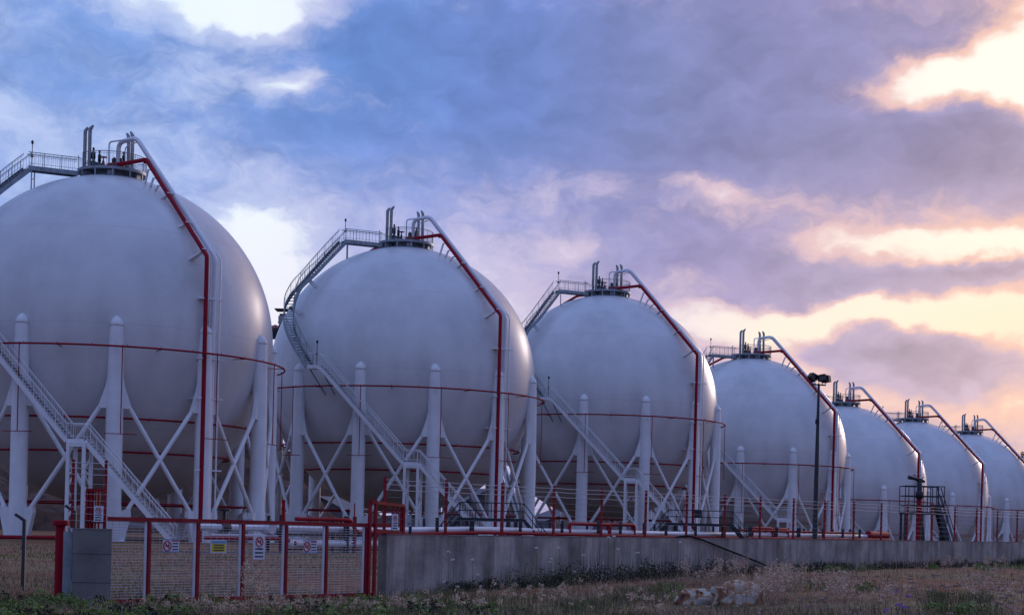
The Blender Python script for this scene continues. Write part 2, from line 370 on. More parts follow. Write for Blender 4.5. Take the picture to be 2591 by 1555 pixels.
# ------------------------------------------------------------------ mesh helpers
class MB:
    def __init__(self): self.v = []; self.f = []; self.s = []; self.m = []; self.mi = 0
    def add(self, vs, fs, sm=False):
        b = len(self.v); self.v += [tuple(p) for p in vs]
        for f in fs:
            self.f.append(tuple(i + b for i in f)); self.s.append(sm); self.m.append(self.mi)
    def box(self, c, size, rz=0.0, mat=None):
        hx, hy, hz = size[0] / 2, size[1] / 2, size[2] / 2
        mt = Matrix.Rotation(rz, 3, 'Z') if mat is None else mat
        vs = [Vector(c) + mt @ Vector((sx * hx, sy * hy, sz * hz)) for sx in (-1, 1) for sy in (-1, 1) for sz in (-1, 1)]
        self.add(vs, [(0, 1, 3, 2), (4, 6, 7, 5), (0, 4, 5, 1), (2, 3, 7, 6), (0, 2, 6, 4), (1, 5, 7, 3)])
        return self
    def bar(self, p0, p1, w, h, up=(0, 0, 1)):
        p0, p1 = Vector(p0), Vector(p1); d = (p1 - p0); L = d.length; d.normalize()
        u = Vector(up); sx = d.cross(u)
        if sx.length < 1e-4: sx = d.cross(Vector((0, 1, 0)))
        sx.normalize(); u = sx.cross(d)
        mt = Matrix((sx, d, u)).transposed()
        return self.box((p0 + p1) / 2, (w, L, h), mat=mt)
    def tube(self, pts, r, n=10, caps=True, closed=False):
        pts = [Vector(p) for p in pts]; rs = r if isinstance(r, (list, tuple)) else [r] * len(pts)
        N = len(pts); ref = None; rings = []
        for i, p in enumerate(pts):
            if closed: a = (p - pts[i - 1]).normalized(); b = (pts[(i + 1) % N] - p).normalized()
            else:
                a = (p - pts[i - 1]).normalized() if i > 0 else (pts[1] - p).normalized()
                b = (pts[i + 1] - p).normalized() if i < N - 1 else a
            t = (a + b).normalized()
            if ref is None:
                ref = t.cross(Vector((0, 0, 1)))
                if ref.length < 1e-3: ref = t.cross(Vector((1, 0, 0)))
                ref.normalize()
            x = (ref - t * ref.dot(t)).normalized(); ref = x; y = t.cross(x)
            k = 1 / max(0.35, math.sqrt(max(0.0, (1 + a.dot(b)) / 2)))
            bis = (b - a); 
            ring = []
            for j in range(n):
                an = 2 * PI * j / n; o = x * math.cos(an) + y * math.sin(an)
                if bis.length > 1e-3:
                    bn = bis.normalized(); o = o + bn * (o.dot(bn) * (k - 1))
                ring.append(p + o * rs[i])
            rings.append(ring)
        vs = [q for rg in rings for q in rg]; fs = []
        for i in range(N if closed else N - 1):
            i2 = (i + 1) % N
            for j in range(n):
                j2 = (j + 1) % n
                fs.append((i * n + j, i * n + j2, i2 * n + j2, i2 * n + j))
        self.add(vs, fs, True)
        if caps and not closed:
            self.add(rings[0], [tuple(range(n))[::-1]]); self.add(rings[-1], [tuple(range(n))])
        return self
    def prism(self, poly, o, ax, ay, th):
        """polygon (list of 2D) in plane o + ax*u + ay*v, thickness th along the normal"""
        o, ax, ay = Vector(o), Vector(ax), Vector(ay); nn = ax.cross(ay).normalized() * th / 2
        a = [o + ax * u + ay * v + nn for u, v in poly]; b = [o + ax * u + ay * v - nn for u, v in poly]; n = len(poly)
        self.add(a + b, [tuple(range(n)), tuple(range(2 * n - 1, n - 1, -1))] + [(i, i + n, (i + 1) % n + n, (i + 1) % n) for i in range(n)])
        return self
    def lathe(self, prof, c=(0, 0, 0), n=24, sm=True):
        vs = []; fs = []
        for r, z in prof:
            for j in range(n):
                a = 2 * PI * j / n; vs.append((c[0] + r * math.cos(a), c[1] + r * math.sin(a), c[2] + z))
        for i in range(len(prof) - 1):
            for j in range(n):
                j2 = (j + 1) % n; fs.append((i * n + j, i * n + j2, (i + 1) * n + j2, (i + 1) * n + j))
        self.add(vs, fs, sm); return self
    def mat(self, i): self.mi = i; return self
    def build(self, name, mats, parent=None):
        me = bpy.data.meshes.new(name); me.from_pydata(self.v, [], self.f)
        me.polygons.foreach_set('use_smooth', self.s)
        if not isinstance(mats, (list, tuple)): mats = [mats]
        for mm in mats: me.materials.append(mm)
        me.polygons.foreach_set('material_index', self.m)
        me.update()
        o = bpy.data.objects.new(name, me); col.objects.link(o)
        if parent: o.parent = parent
        return o


def tag(o, label=None, cat=None, group=None, kind=None):
    if label: o['label'] = label
    if cat: o['category'] = cat
    if group: o['group'] = group
    if kind: o['kind'] = kind
    return o


def empty(name, loc, rz=0):
    o = bpy.data.objects.new(name, None); col.objects.link(o); o.location = loc; o.rotation_euler = (0, 0, rz)
    o.empty_display_size = 0.5
    return o


KIDS = {}
def copy_tree(o, parent=None):
    c = o.copy(); col.objects.link(c)
    if parent: c.parent = parent
    for ch in list(o.children): copy_tree(ch, c)
    return c


def bend(pts, rad, n=5):
    """rounded corners for a pipe"""
    pts = [Vector(p) for p in pts]; out = [pts[0]]
    for i in range(1, len(pts) - 1):
        p = pts[i]; a = (pts[i - 1] - p); b = (pts[i + 1] - p); d = min(rad, a.length * .45, b.length * .45)
        a = p + a.normalized() * d; b = p + b.normalized() * d
        for k in range(n + 1):
            t = k / n; out.append((a * (1 - t) + p * t) * (1 - t) + (p * (1 - t) + b * t) * t)
    out.append(pts[-1]); return out


# ------------------------------------------------------------------ terrain
WALL0 = Vector((-2.75, 34.8, 0)); WSTEP = Vector((1.288, 1.604, 0)); WDIR = WSTEP.normalized(); WN = Vector((-WDIR.y, WDIR.x, 0))  # WN points behind the wall
ROW0 = Vector((-30.1, 116.55, 0)); ROWD = Vector((111.4, 166.6, 0)).normalized()
TANKS = [(-30.1, 116.55, 14.46), (-10.29, 143.77, 14.61), (9.57, 170.01, 14.62), (29.33, 197.78, 11.39), (46.8, 226.25, 8.13), (64.16, 255.12, 8.28), (81.28, 283.18, 8.37)]


def sstep(a, b, x):
    t = max(0.0, min(1.0, (x - a) / (b - a))); return t * t * (3 - 2 * t)


def front_z(x): return 0.0 if x < -2.75 else 0.66 * (1 - math.exp(-(x + 2.75) / 9.0))


def gz(x, y, rough=True):
    p = (Vector((x, y, 0)) - WALL0).dot(WN)
    s = (Vector((x, y, 0)) - ROW0).dot(ROWD)
    zf = front_z(min(x, 40))
    k = sstep(0.3, 3.0, p)
    zb = 0.0
    if p > 0:
        zb = -3.15 * sstep(74, 84, s) - 3.2 * sstep(108, 118, s)
        zb *= sstep(22, 40, p)
    z = zf * (1 - k) + zb * k
    if rough and y < 110:
        z += (mnoise.noise(Vector((x * 0.9, y * 0.9, 0))) * 0.035 + mnoise.noise(Vector((x * 3, y * 3, 4))) * 0.018) * (1 - 0.6 * k)
    return z


def lines(lo, hi, step, far_lo, far_hi):
    a = []; x = lo
    while x <= hi + 1e-6: a.append(x); x += step
    st = step; x = lo
    while x > far_lo: st *= 1.25; x -= st; a.insert(0, x)
    st = step; x = hi
    while x < far_hi: st *= 1.12; x += st; a.append(x)
    return a


gx = lines(-14, 26, 0.25, -1500, 2500); gy = lines(22, 66, 0.25, -400, 4500)
vs = [(x, y, gz(x, y)) for y in gy for x in gx]; nx = len(gx)
fs = [(j * nx + i, j * nx + i + 1, (j + 1) * nx + i + 1, (j + 1) * nx + i) for j in range(len(gy) - 1) for i in range(nx - 1)]
g = MB(); g.add(vs, fs, True)
tag(g.build('ground', M['ground']), kind='structure')

# rocky earth bank behind the tanks on the left
hb = MB(); vs = []; n1_, n2_ = 110, 34
for j in range(n2_ + 1):
    for i in range(n1_ + 1):
        u = i / n1_; v = j / n2_
        x = -110 + 98 * u; y = 158 + 46 * v + 10 * u
        h = math.sin(PI * min(1, v * 0.9)) ** 0.7 * (14.0 - 2 * u) * sstep(0, 0.06, u) * (1 - sstep(0.86, 1.0, u))
        h *= 0.75 + 0.5 * mnoise.fractal(Vector((x * 0.09, y * 0.12, 2)), 1, 2, 5)
        h += mnoise.noise(Vector((x * 0.7, y * 0.7, 9))) * 0.5 * min(1, h)
        vs.append((x, y, max(-0.3, h)))
fs = [(j * (n1_ + 1) + i, j * (n1_ + 1) + i + 1, (j + 1) * (n1_ + 1) + i + 1, (j + 1) * (n1_ + 1) + i) for j in range(n2_) for i in range(n1_)]
hb.add(vs, fs, False)
tag(hb.build('hills', M['rockhill']), kind='structure')


def hy(px): return 1333.2 + 0.02563 * (px - 1295.5)
def on_line(px, A, B):
    """where the sight line measured at px meets the ground line A-B"""
    k = (px - 1295.5) / 4002; A, B = Vector(A), Vector(B); d = B - A
    t = (k * A.y - A.x) / (d.x - k * d.y); return A + d * t
def zat(px, py, y): return 1.6 - (py - hy(px)) * y / 4002
def at(px, py, y): return Vector(((px - 1295.5 + 0.02563 * (hy(px) - py)* -1) * y / 4002, y, zat(px, py, y)))

# ------------------------------------------------------------------ concrete wall (local x runs along it)
WL = 26 * WSTEP.length
wall = empty('concrete_wall', (WALL0.x, WALL0.y, 0), math.atan2(WSTEP.y, WSTEP.x))
tag(wall, 'long grey concrete wall with dark streaks, below the red fence posts', 'wall')
def wall_top(s): return 1.36 + 0.17 * min(1.0, s / (18.2 * WSTEP.length)) 
wb = MB(); nseg = 60; TH = 0.26
vs = []
for i in range(nseg + 1):
    s = WL * i / nseg; z = wall_top(s)
    vs += [(s, 0, -0.6), (s, 0, z), (s, TH, z), (s, TH, -0.6)]
fs = []
for i in range(nseg):
    a = i * 4; b = a + 4
    fs += [(a, b, b + 1, a + 1), (a + 1, b + 1, b + 2, a + 2), (a + 2, b + 2, b + 3, a + 3)]
fs += [(0, 1, 2, 3), tuple(nseg * 4 + k for k in (3, 2, 1, 0))]
wb.add(vs, fs)
wb.build('wall_slab', M['wall'], wall)
cp = MB()
for i in range(nseg):
    s0, s1 = WL * i / nseg, WL * (i + 1) / nseg
    cp.add([(s0, -0.008, wall_top(s0) + .003), (s1, -0.008, wall_top(s1) + .003), (s1, TH + .008, wall_top(s1) + .003), (s0, TH + .008, wall_top(s0) + .003),
            (s0, -0.008, wall_top(s0) + .015), (s1, -0.008, wall_top(s1) + .015), (s1, TH + .008, wall_top(s1) + .015), (s0, TH + .008, wall_top(s0) + .015)],
           [(0, 3, 2, 1), (4, 5, 6, 7), (0, 1, 5, 4), (1, 2, 6, 5), (2, 3, 7, 6), (3, 0, 4, 7)])
cp.build('capping', M['concrete_pad'], wall)

# fence on the wall: posts and strands
fence = empty('wire_fence', (WALL0.x, WALL0.y, 0), math.atan2(WSTEP.y, WSTEP.x))
tag(fence, 'red post and wire fence running along the top of the concrete wall', 'fence')
PH = 1.27
for i in range(25):
    s = 0.04 + i * WSTEP.length; z = wall_top(s) + 0.016
    p = MB(); w = 0.052 if i != 2 else 0.06
    p.box((s, TH / 2, z + PH / 2), (w, w, PH)); p.box((s, TH / 2, z + 0.01), (0.14, 0.14, 0.02))
    for k in range(5): p.box((s, TH / 2 - 0.035, z + 0.2 + k * 0.24), (0.03, 0.025, 0.02))
    p.build('fence_post', M['redpost'], fence)
for k, h in enumerate((1.22, 1.12, 1.00)):
    wr = MB(); pts = []
    for i in range(0, 97):
        s = 0.04 + i * WSTEP.length / 4; sag = -0.012 * math.sin(PI * (i % 4) / 4)
        pts.append((s, TH / 2 - 0.045, wall_top(s) + h + sag))
    wr.tube(pts, 0.0075, 5); wr.build('wire_strand', M['wire'], fence)
for k, h in enumerate((0.84, 0.68, 0.52, 0.36, 0.2)):
    wr = MB(); wr.tube([(0.04 + i * WSTEP.length, TH / 2 - 0.045, wall_top(i * WSTEP.length) + h) for i in range(25)], 0.0028, 4)
    wr.build('wire_strand', M['galv'], fence)

# ------------------------------------------------------------------ spherical tank
def helper_path(pts, ds=0.12):
    pts = [Vector(p) for p in pts]; out = [pts[0]]
    for a, b in zip(pts, pts[1:]):
        n = max(1, int((b - a).length / ds))
        for k in range(1, n + 1): out.append(a.lerp(b, k / n))
    return out


def catmull(P, n=6):
    P = [Vector(p) for p in P]; Q = [P[0] * 2 - P[1]] + P + [P[-1] * 2 - P[-2]]; out = []
    for i in range(1, len(Q) - 2):
        for k in range(n):
            t = k / n; a, b, c, d = Q[i - 1:i + 3]
            out.append(0.5 * ((2 * b) + (c - a) * t + (2 * a - 5 * b + 4 * c - d) * t * t + (3 * b - a - 3 * c + d) * t ** 3))
    out.append(P[-1]); return out


def side(pts, i):
    a = pts[max(0, i - 1)]; b = pts[min(len(pts) - 1, i + 1)]; d = b - a; d.z = 0; d.normalize(); return Vector((d.y, -d.x, 0))


def stair_parts(path, name, parent, width=0.76, step=0.2, rails=(1, 1), dark=False):
    """path: centre line; makes a stair part with treads, stringers and railings as sub-parts"""
    P = helper_path(path, 0.1); sd_ = [side(P, i) for i in range(len(P))]
    off = width / 2 + 0.03
    idx = list(range(0, len(P), 4)); 
    if idx[-1] != len(P) - 1: idx.append(len(P) - 1)
    tr = MB(); lastz = None; acc_ = 0
    for i in range(1, len(P)):
        acc_ += (P[i] - P[i - 1]).xy.length
        dz = abs((P[i].z - (lastz if lastz is not None else P[0].z)))
        slope = abs(P[i].z - P[i - 1].z) / max(1e-5, (P[i] - P[i - 1]).length)
        if (slope > 0.1 and dz >= step) or (slope <= 0.1 and acc_ >= 0.25):
            d = sd_[i]; ang = math.atan2(d.y, d.x)
            tr.box(P[i], (width, 0.27 if slope > .1 else 0.3, 0.035), ang); lastz = P[i].z; acc_ = 0
    main = tr.build(name, M['tread'], parent)
    for s in (-1, 1):
        st = MB()
        for a, b in zip(idx, idx[1:]):
            st.bar(P[a] + sd_[a] * off * s - Vector((0, 0, 0.08)), P[b] + sd_[b] * off * s - Vector((0, 0, 0.08)), 0.07, 0.30)
        st.build('stringer', M['galv'] if dark else M['white'], main)
    for s, on in zip((-1, 1), rails):
        if not on: continue
        rl = MB()
        q = [P[i] + sd_[i] * off * s for i in idx]
        rl.tube([p + Vector((0, 0, 1.05)) for p in q], 0.030, 6)
        rl.tube([p + Vector((0, 0, 0.93)) for p in q], 0.012, 5)
        rl.tube([p + Vector((0, 0, 0.25)) for p in q], 0.016, 5)
        dist = 0; nb_ = 0
        for i in range(1, len(P)):
            dist += (P[i] - P[i - 1]).length
            if dist > 0.30:
                dist = 0; nb_ += 1; b = P[i] + sd_[i] * off * s; r = 0.026 if nb_ % 4 == 0 else 0.0105
                rl.tube([b + Vector((0, 0, 0.0 if nb_ % 4 == 0 else .25)), b + Vector((0, 0, 1.05))], r, 4, caps=False)
        rl.build('railing', M['galv'] if dark else M['white'], main)
    return main


CR = 12.0; PHI = -13.0
def colpos(k):
    a = R(PHI + 30 * k); return Vector((CR * math.sin(a), -CR * math.cos(a), 0)), Vector((math.cos(a), math.sin(a), 0)), Vector((math.sin(a), -math.cos(a), 0))


def make_tank():
    root = empty('sphere_tank', (0, 0, 0))
    sh = MB(); prof = [(12 * math.sin(PI * i / 96), -12 * math.cos(PI * i / 96)) for i in range(97)]
    prof[0] = (0.001, -12); prof[-1] = (0.001, 12)
    sh.lathe(prof, n=160); sh.build('tank_shell', M['tank'], root)
    for k in range(12):
        c, t, rd = colpos(k)
        cb = MB()
        cb.lathe([(0.60, -14.5), (0.60, -12.3), (0.575, -12.0), (0.565, -6.0), (0.54, -4.0), (0.49, -1.5), (0.44, -0.14)], (c.x, c.y, 0), 28)
        cb.box((c.x, c.y, -14.47), (1.75, 1.0, 0.06), math.atan2(t.y, t.x))
        # upper and lower gusset plates
        for s in (-1, 1):
            cb.prism([(0.50 * s, -3.5), (0.50 * s, -5.65), (0.98 * s, -5.65), (1.06 * s, -5.5), (0.62 * s, -4.15)][::s], (c.x, c.y, 0), t, (0, 0, 1), 0.30)
            cb.prism([(0.52 * s, -12.45), (1.16 * s, -12.2), (1.22 * s, -12.7), (0.82 * s, -14.44), (0.50 * s, -14.44)][::-s], (c.x, c.y, 0), t, (0, 0, 1), 0.42)
        cl = cb.build('support_column', M['white'], root)
        cap = MB(); cap.lathe([(0.44, -0.18), (0.452, -0.18), (0.45, -0.06), (0.41, 0.10), (0.30, 0.28), (0.14, 0.44), (0.001, 0.50)], (c.x, c.y, 0), 28)
        cap.build('column_cap', M['white'], cl)
        c2, t2, r2 = colpos(k + 1)
        for lo, hi in ((0, 1), (1, 0)):
            bm = MB()
            if lo == 0: a = c + t * 0.98 + Vector((0, 0, -12.35)); b = c2 - t2 * 0.82 + Vector((0, 0, -5.35))
            else: a = c2 - t2 * 0.98 + Vector((0, 0, -12.35)); b = c + t * 0.82 + Vector((0, 0, -5.35))
            bm.tube([a, b], 0.155, 12); bm.build('brace', M['white'], root)
        # deluge drop pipe with its spray bar
        a = R(PHI + 30 * k + 1.6); q = Vector((12.93 * math.sin(a), -12.93 * math.cos(a), 0)); tt = Vector((math.cos(a), math.sin(a), 0))
        dp = MB(); dp.tube([q + Vector((0, 0, -1.5)), q + Vector((0, 0, -7.35))], 0.035, 6)
        dp.tube([q - tt * 1.05 + Vector((0, 0, -7.37)), q + tt * 1.05 + Vector((0, 0, -7.37))], 0.03, 6)
        dp.build('drop_pipe', M['red'], root)
    for rr, rz, th in ((12.93, -1.6, 0.065), (10.75, -6.2, 0.07), (9.15, -8.4, 0.07), (10.6, -11.9, 0.05)):
        rb = MB(); rb.tube([(rr * math.sin(2 * PI * i / 72), -rr * math.cos(2 * PI * i / 72), rz) for i in range(72)], th, 8, closed=True)
        for i in range(36):
            a = 2 * PI * i / 36; d = Vector((math.sin(a), -math.cos(a), 0)); inner = math.sqrt(max(0, 144 - rz * rz))
            rb.tube([d * rr + Vector((0, 0, rz)), d * rr + Vector((0, 0, rz + 0.16))], 0.02, 4)
            if i % 3 == 0 and inner < rr: rb.bar(d * rr + Vector((0, 0, rz - .05)), d * inner + Vector((0, 0, rz - .05)), 0.05, 0.05)
        rb.build('spray_ring', M['red'], root)
    # red riser from the ground to the top platform
    E_, B_ = Vector((3.27, -3.39, 12.73)), Vector((8.84, -8.72, 5.05))
    rs = MB(); rs.tube(bend([(0.1, -1.4, 12.72), (0.9, -2.1, 12.62), (1.7, -2.5, 12.64), E_, B_, (B_.x, B_.y, -14.4)], 0.16, 3), 0.15, 14)
    for p in (E_,): rs.lathe([(0.2, -0.2), (0.2, 0.06)], tuple(p + Vector((0, 0, -.05))), 12)
    riser = rs.build('fire_water_riser', M['red'], root)
    bk = MB(); bk.tube(bend([(-0.3, 1.2, 12.5), (-3.1, 2.4, 12.35), (-5.2, 4.6, 11.3), (-8.9, 8.4, 4.5), (-8.9, 8.4, -14.4)], 0.35, 4), 0.14, 12)
    bk.build('fire_water_riser', M['red'], root)
    # white product pipes beside it
    P_, W_ = Vector((2.2, -2.02, 14.6)), Vector((9.25, -8.05, 5.15))
    wp = MB(); wp.tube(bend([(0.7, -1.1, 12.6), (0.7, -1.1, 14.42), P_, W_, (W_.x, W_.y, -13.6), (W_.x + 1.6, W_.y - 0.9, -13.6)], 0.5, 6), 0.165, 16)
    wp.build('product_pipe', M['whitepipe'], root)
    tp = MB(); tp.tube(bend([(0.1, -1.45, 12.5), (0.1, -1.45, 14.38), (2.25, -2.35, 14.45), (9.62, -7.75, 5.0), (9.62, -7.75, -14.4)], 0.25, 4), 0.06, 8)
    tp.build('vapour_pipe', M['whitepipe'], root)
    tp = MB(); tp.tube(bend([(1.05, -0.6, 12.5), (1.05, -0.6, 14.2), (2.2, -1.8, 14.35), (9.05, -8.3, 5.0), (9.05, -8.45, -14.4)], 0.25, 4), 0.045, 8)
    tp.build('vapour_pipe', M['whitepipe'], root)
    # stand-offs between pipes and shell
    def standoff(q, foot):
        sb = MB(); d = (q - foot); ax = Vector((-foot.y, foot.x, 0)).normalized()
        sb.prism([(-0.05, -0.05), (0.42, -0.1), (0.16, d.length), (-0.02, d.length)], foot, ax, d.normalized(), 0.10)
        sb.box(q, (0.5, 0.5, 0.07), R(45)); sb.build('pipe_bracket', M['white'], root)
    for t in (0.36, 0.66, 0.93):
        q = E_.lerp(B_, t); f = q.normalized() * 11.95; f = Vector((f.x * 0.95 - 0.25, f.y * 0.98 - 0.2, f.z - 0.45)).normalized() * 11.98
        standoff(q + Vector((.1, .1, 0)), f)
    for z in (2.2, -1.9, -4.6, -9.5):
        sb = MB(); rr = math.sqrt(max(0, 144 - z * z)); a = R(45)
        if z > -5: sb.bar((rr * math.sin(a) * .985, -rr * math.cos(a) * .985, z), (9.0, -8.6, z), 0.5, 0.06)
        sb.bar((8.45, -9.1, z), (9.95, -7.55, z), 0.09, 0.09); sb.build('pipe_bracket', M['white'], root)
    for t, l in ((0.10, 1.0), (0.19, 1.0), (0.27, .9)):
        q = E_.lerp(B_, t); f = Vector((q.x - 0.55, q.y + 0.35, 0)); f.z = math.sqrt(144 - f.x ** 2 - f.y ** 2) - 0.03
        sb = MB(); sb.bar(f, q + Vector((-0.25, -.05, -0.08)), 0.12, 0.12); sb.bar(q + Vector((-0.3, -.05, -0.08)), q + Vector((0.45, 0.3, -0.08)), 0.07, 0.07); sb.build('pipe_bracket', M['white'], root)
    # top platform
    pl = MB(); pl.lathe([(0.02, 12.34), (2.38, 12.34), (2.40, 12.26), (2.5, 12.26), (2.5, 12.46), (2.40, 12.46), (2.38, 12.40), (0.02, 12.40)], n=48, sm=False)
    pl.lathe([(2.40, 11.66), (2.50, 11.66), (2.50, 11.80), (2.40, 11.80), (2.40, 11.66)], n=48, sm=False)
    for i in range(12):
        a = R(15 + 30 * i); pl.box((2.44 * math.sin(a), -2.44 * math.cos(a), 12.02), (0.11, 0.07, 0.5), a)
    plat = pl.build('top_platform', M['galv'], root)
    sk = MB(); sk.lathe([(1.55, 11.7), (1.55, 12.3)], n=32, sm=True)
    for i in range(6):
        a = R(60 * i + 12); sk.box((2.0 * math.sin(a), -2.0 * math.cos(a), 12.05), (0.5, 0.45, 0.35), a)
    sk.lathe([(0.02, 12.30), (2.38, 12.30)], n=48, sm=False); sk.build('platform_underframe', M['galv'], plat)
    rl = MB()
    rp = [R(a) for a in range(-45, 296, 5)]      # gap where the bridge arrives
    rp = [a for a in rp if not (R(285) < a or a < R(-60))]
    for h, r in ((1.05, 0.028), (0.9, 0.010), (0.12, 0.012)):
        rl.tube([(2.44 * math.sin(a), -2.44 * math.cos(a), 12.46 + h) for a in rp], r, 6)
    for i, a in enumerate(rp):
        b = (2.44 * math.sin(a), -2.44 * math.cos(a)); rl.tube([(b[0], b[1], 12.42), (b[0], b[1], 13.51)], 0.022 if i % 5 == 0 else 0.0095, 4, caps=False)
    rl.build('railing', M['galv'], plat)
    # vent stacks with slanted tips
    for (x, y, zt, dx) in ((-1.62, -1.58, 15.15, 0.22), (-1.27, -1.6, 15.3, 0.3), (1.07, 0.35, 15.25, -0.2), (1.48, -0.14, 15.25, -0.22)):
        v = MB(); zb_ = 12.45
        v.tube([(x, y, zb_), (x, y, zt - 0.1), (x + dx * .3, y, zt + .04), (x + dx * .8, y, zt + 0.22)], [0.14, 0.14, 0.125, 0.07], 12)
        v.lathe([(0.17, 0), (0.17, .05), (0.11, .06)], (x, y, 12.75), 12)
        v.build('vent_stack', M['galv'], root)
    for (x, y, s) in ((-0.98, -1.62, 1.0), (-0.62, -1.3, 0.85), (0.95, -0.55, 0.95)):
        v = MB(); v.lathe([(0.17 * s, 12.45), (0.17 * s, 12.9), (0.10 * s, 12.95), (0.10 * s, 13.05), (0.15 * s, 13.08), (0.15 * s, 13.55), (0.06 * s, 13.62), (0.06 * s, 13.72), (0.085 * s, 13.74), (0.085 * s, 13.86), (0.001, 13.93)], (x, y, 0 if s > .9 else -.12), 14)
        v.tube([(x, y, 12.75), (x + 0.32, y, 12.75)], 0.11, 10); v.build('relief_valve', M['black'], root)
    v = MB(); v.lathe([(0.20, 12.45), (0.20, 12.6), (0.13, 12.65), (0.10, 12.95), (0.05, 13.1), (0.045, 13.32), (0.001, 13.33)], (-0.35, -1.25, 0), 14)
    vv = v.build('gate_valve', M['red'], root)
    v = MB(); v.tube([(-0.35 + 0.24 * math.cos(PI * i / 8), -1.25 + 0.24 * math.sin(PI * i / 8), 13.3) for i in range(16)], 0.028, 6, closed=True)
    v.bar((-0.59, -1.25, 13.3), (-0.11, -1.25, 13.3), 0.03, 0.03); v.build('handwheel', M['red'], vv)
    v = MB(); v.box((0.62, -0.95, 12.85), (0.75, 0.5, 0.8)); v.box((0.62, -0.95, 13.27), (0.55, 0.4, 0.06)); v.tube([(0.35, -0.95, 13.2), (0.35, -0.95, 13.4)], 0.05, 8)
    v.box((0.95, -1.0, 12.62), (0.35, 0.3, 0.35)); v.build('valve_block', M['black'], root)
    # bridge from the platform to the head of the stair, then the stair down round the shell
    Gp = Vector((-5.45, -2.55, 12.12))
    br = stair_parts([(-2.25, -1.05, 12.12), Gp], 'access_bridge', root, dark=True)
    ub = MB()
    for s in (-0.35, 0.35):
        f = Gp + Vector((0.4, s, 0)); zb_ = math.sqrt(144 - f.x ** 2 - f.y ** 2); ub.tube([(f.x, f.y, zb_ - .1), (f.x, f.y, 11.9)], 0.045, 6)
    ub.bar((Gp.x + .4, Gp.y - .35, 11.1), (Gp.x + .4, Gp.y + .35, 11.5), 0.04, 0.04); ub.build('bridge_strut', M['galv'], br)
    up = catmull([Gp, (-6.55, -4.45, 10.35), (-7.75, -6.0, 8.5), (-8.9, -6.85, 6.95), (-9.35, -7.55, 5.5), (-9.25, -8.55, 4.0), (-8.75, -9.5, 2.8), (-7.95, -10.55, 1.45), (-6.95, -11.6, -0.0)], 5)
    s1 = stair_parts(up, 'upper_stair', root, dark=True)
    L1a, L1b = Vector((-6.95, -11.6, 0)), Vector((-5.95, -11.95, 0))
    L2a, L2b = Vector((1.35, -14.2, -7.95)), Vector((2.55, -14.5, -7.95))
    stair_parts([L1a, L1b, L2a, L2b], 'middle_stair', root)
    stair_parts([L2b, (8.55, -15.3, -14.4)], 'lower_stair', root)
    kb = MB()
    for p in (L1a, L1b):
        f = p.copy(); f.z = -2.6; rr = math.sqrt(144 - 2.6 ** 2); f = Vector((f.x, f.y, 0)).normalized() * rr; f.z = -2.6
        kb.bar(p + Vector((0, 0, -.2)), f + Vector((0.5, 0, 0)), 0.08, 0.08)
    kb.build('landing_strut', M['galv'], s1)
    for t in (0.28, 0.52, 0.78):
        p = up[int(t * (len(up) - 1))]; f = p.normalized() * 11.98
        b = MB(); b.bar(p + Vector((0, 0, -.1)), f, 0.16, 0.3); b.build('stair_bracket', M['white'], s1)
    # lattice tower under the lower landing
    tw = MB(); PX = [Vector((1.4, -14.72, 0)), Vector((2.5, -15.0, 0)), Vector((2.72, -14.1, 0)), Vector((1.62, -13.8, 0))]
    for p in PX: tw.bar((p.x, p.y, -14.45), (p.x, p.y, -8.1), 0.22, 0.22, (0, 1, 0))
    for a in range(4):
        p, q = PX[a], PX[(a + 1) % 4]
        tw.bar((p.x, p.y, -8.3), (q.x, q.y, -8.3), 0.16, 0.18)
        if a in (1, 3):
            zz = -14.2; fl_ = 0
            while zz < -9.2:
                a_, b_ = (p, q) if fl_ == 0 else (q, p)
                tw.bar((a_.x, a_.y, zz), (b_.x, b_.y, zz + 1.05), 0.09, 0.09); zz += 1.05; fl_ ^= 1
        else:
            for zz in (-12.4, -10.3): tw.bar((p.x, p.y, zz), ((p.x + q.x) / 2, (p.y + q.y) / 2, zz + 0.55), 0.08, 0.08)
    tw.build('stair_tower', M['white'], root)
    for p in (Vector((-5.33, -1.95, 12.1)), Vector((-6.3, -12.2, 0.0))):
        lp = MB(); lp.tube([p, p + Vector((0, 0, 1.95))], 0.03, 6); lp.lathe([(0.05, 1.86), (0.09, 1.92), (0.10, 2.02), (0.06, 2.12), (0.001, 2.14)], tuple(p), 10)
        lp.box(p + Vector((0, 0, 1.0)), (0.18, 0.14, 0.18)); lp.build('stair_lamp', M['dark'], root)
    nz_ = MB(); nz_.lathe([(0.5, -12.3), (0.5, -11.9)], n=20); nz_.tube([(0, 0, -12.0), (0, 0, -13.3), (5, -3, -13.5)], 0.2, 10); nz_.build('bottom_nozzle', M['whitepipe'], root)
    return root


TLAB = ['nearest white sphere tank, cut off by the left edge, red riser crossing its face',
        'second white sphere tank from the left, its whole curving stair in view',
        'third white sphere tank, in the middle right, behind the dark crossover with a small panel',
        'fourth white sphere tank, behind the tall floodlight pole',
        'fifth white sphere tank, directly behind the dark platform with the water cannon',
        'sixth white sphere tank, second from the right edge',
        'farthest white sphere tank, cut off by the right edge of the photo']
proto = make_tank()
for i, (x, y, z) in enumerate(TANKS):
    o = proto if i == 0 else copy_tree(proto)
    o.location = (x, y, z); tag(o, TLAB[i], 'storage tank', 'white sphere tanks standing in a row')
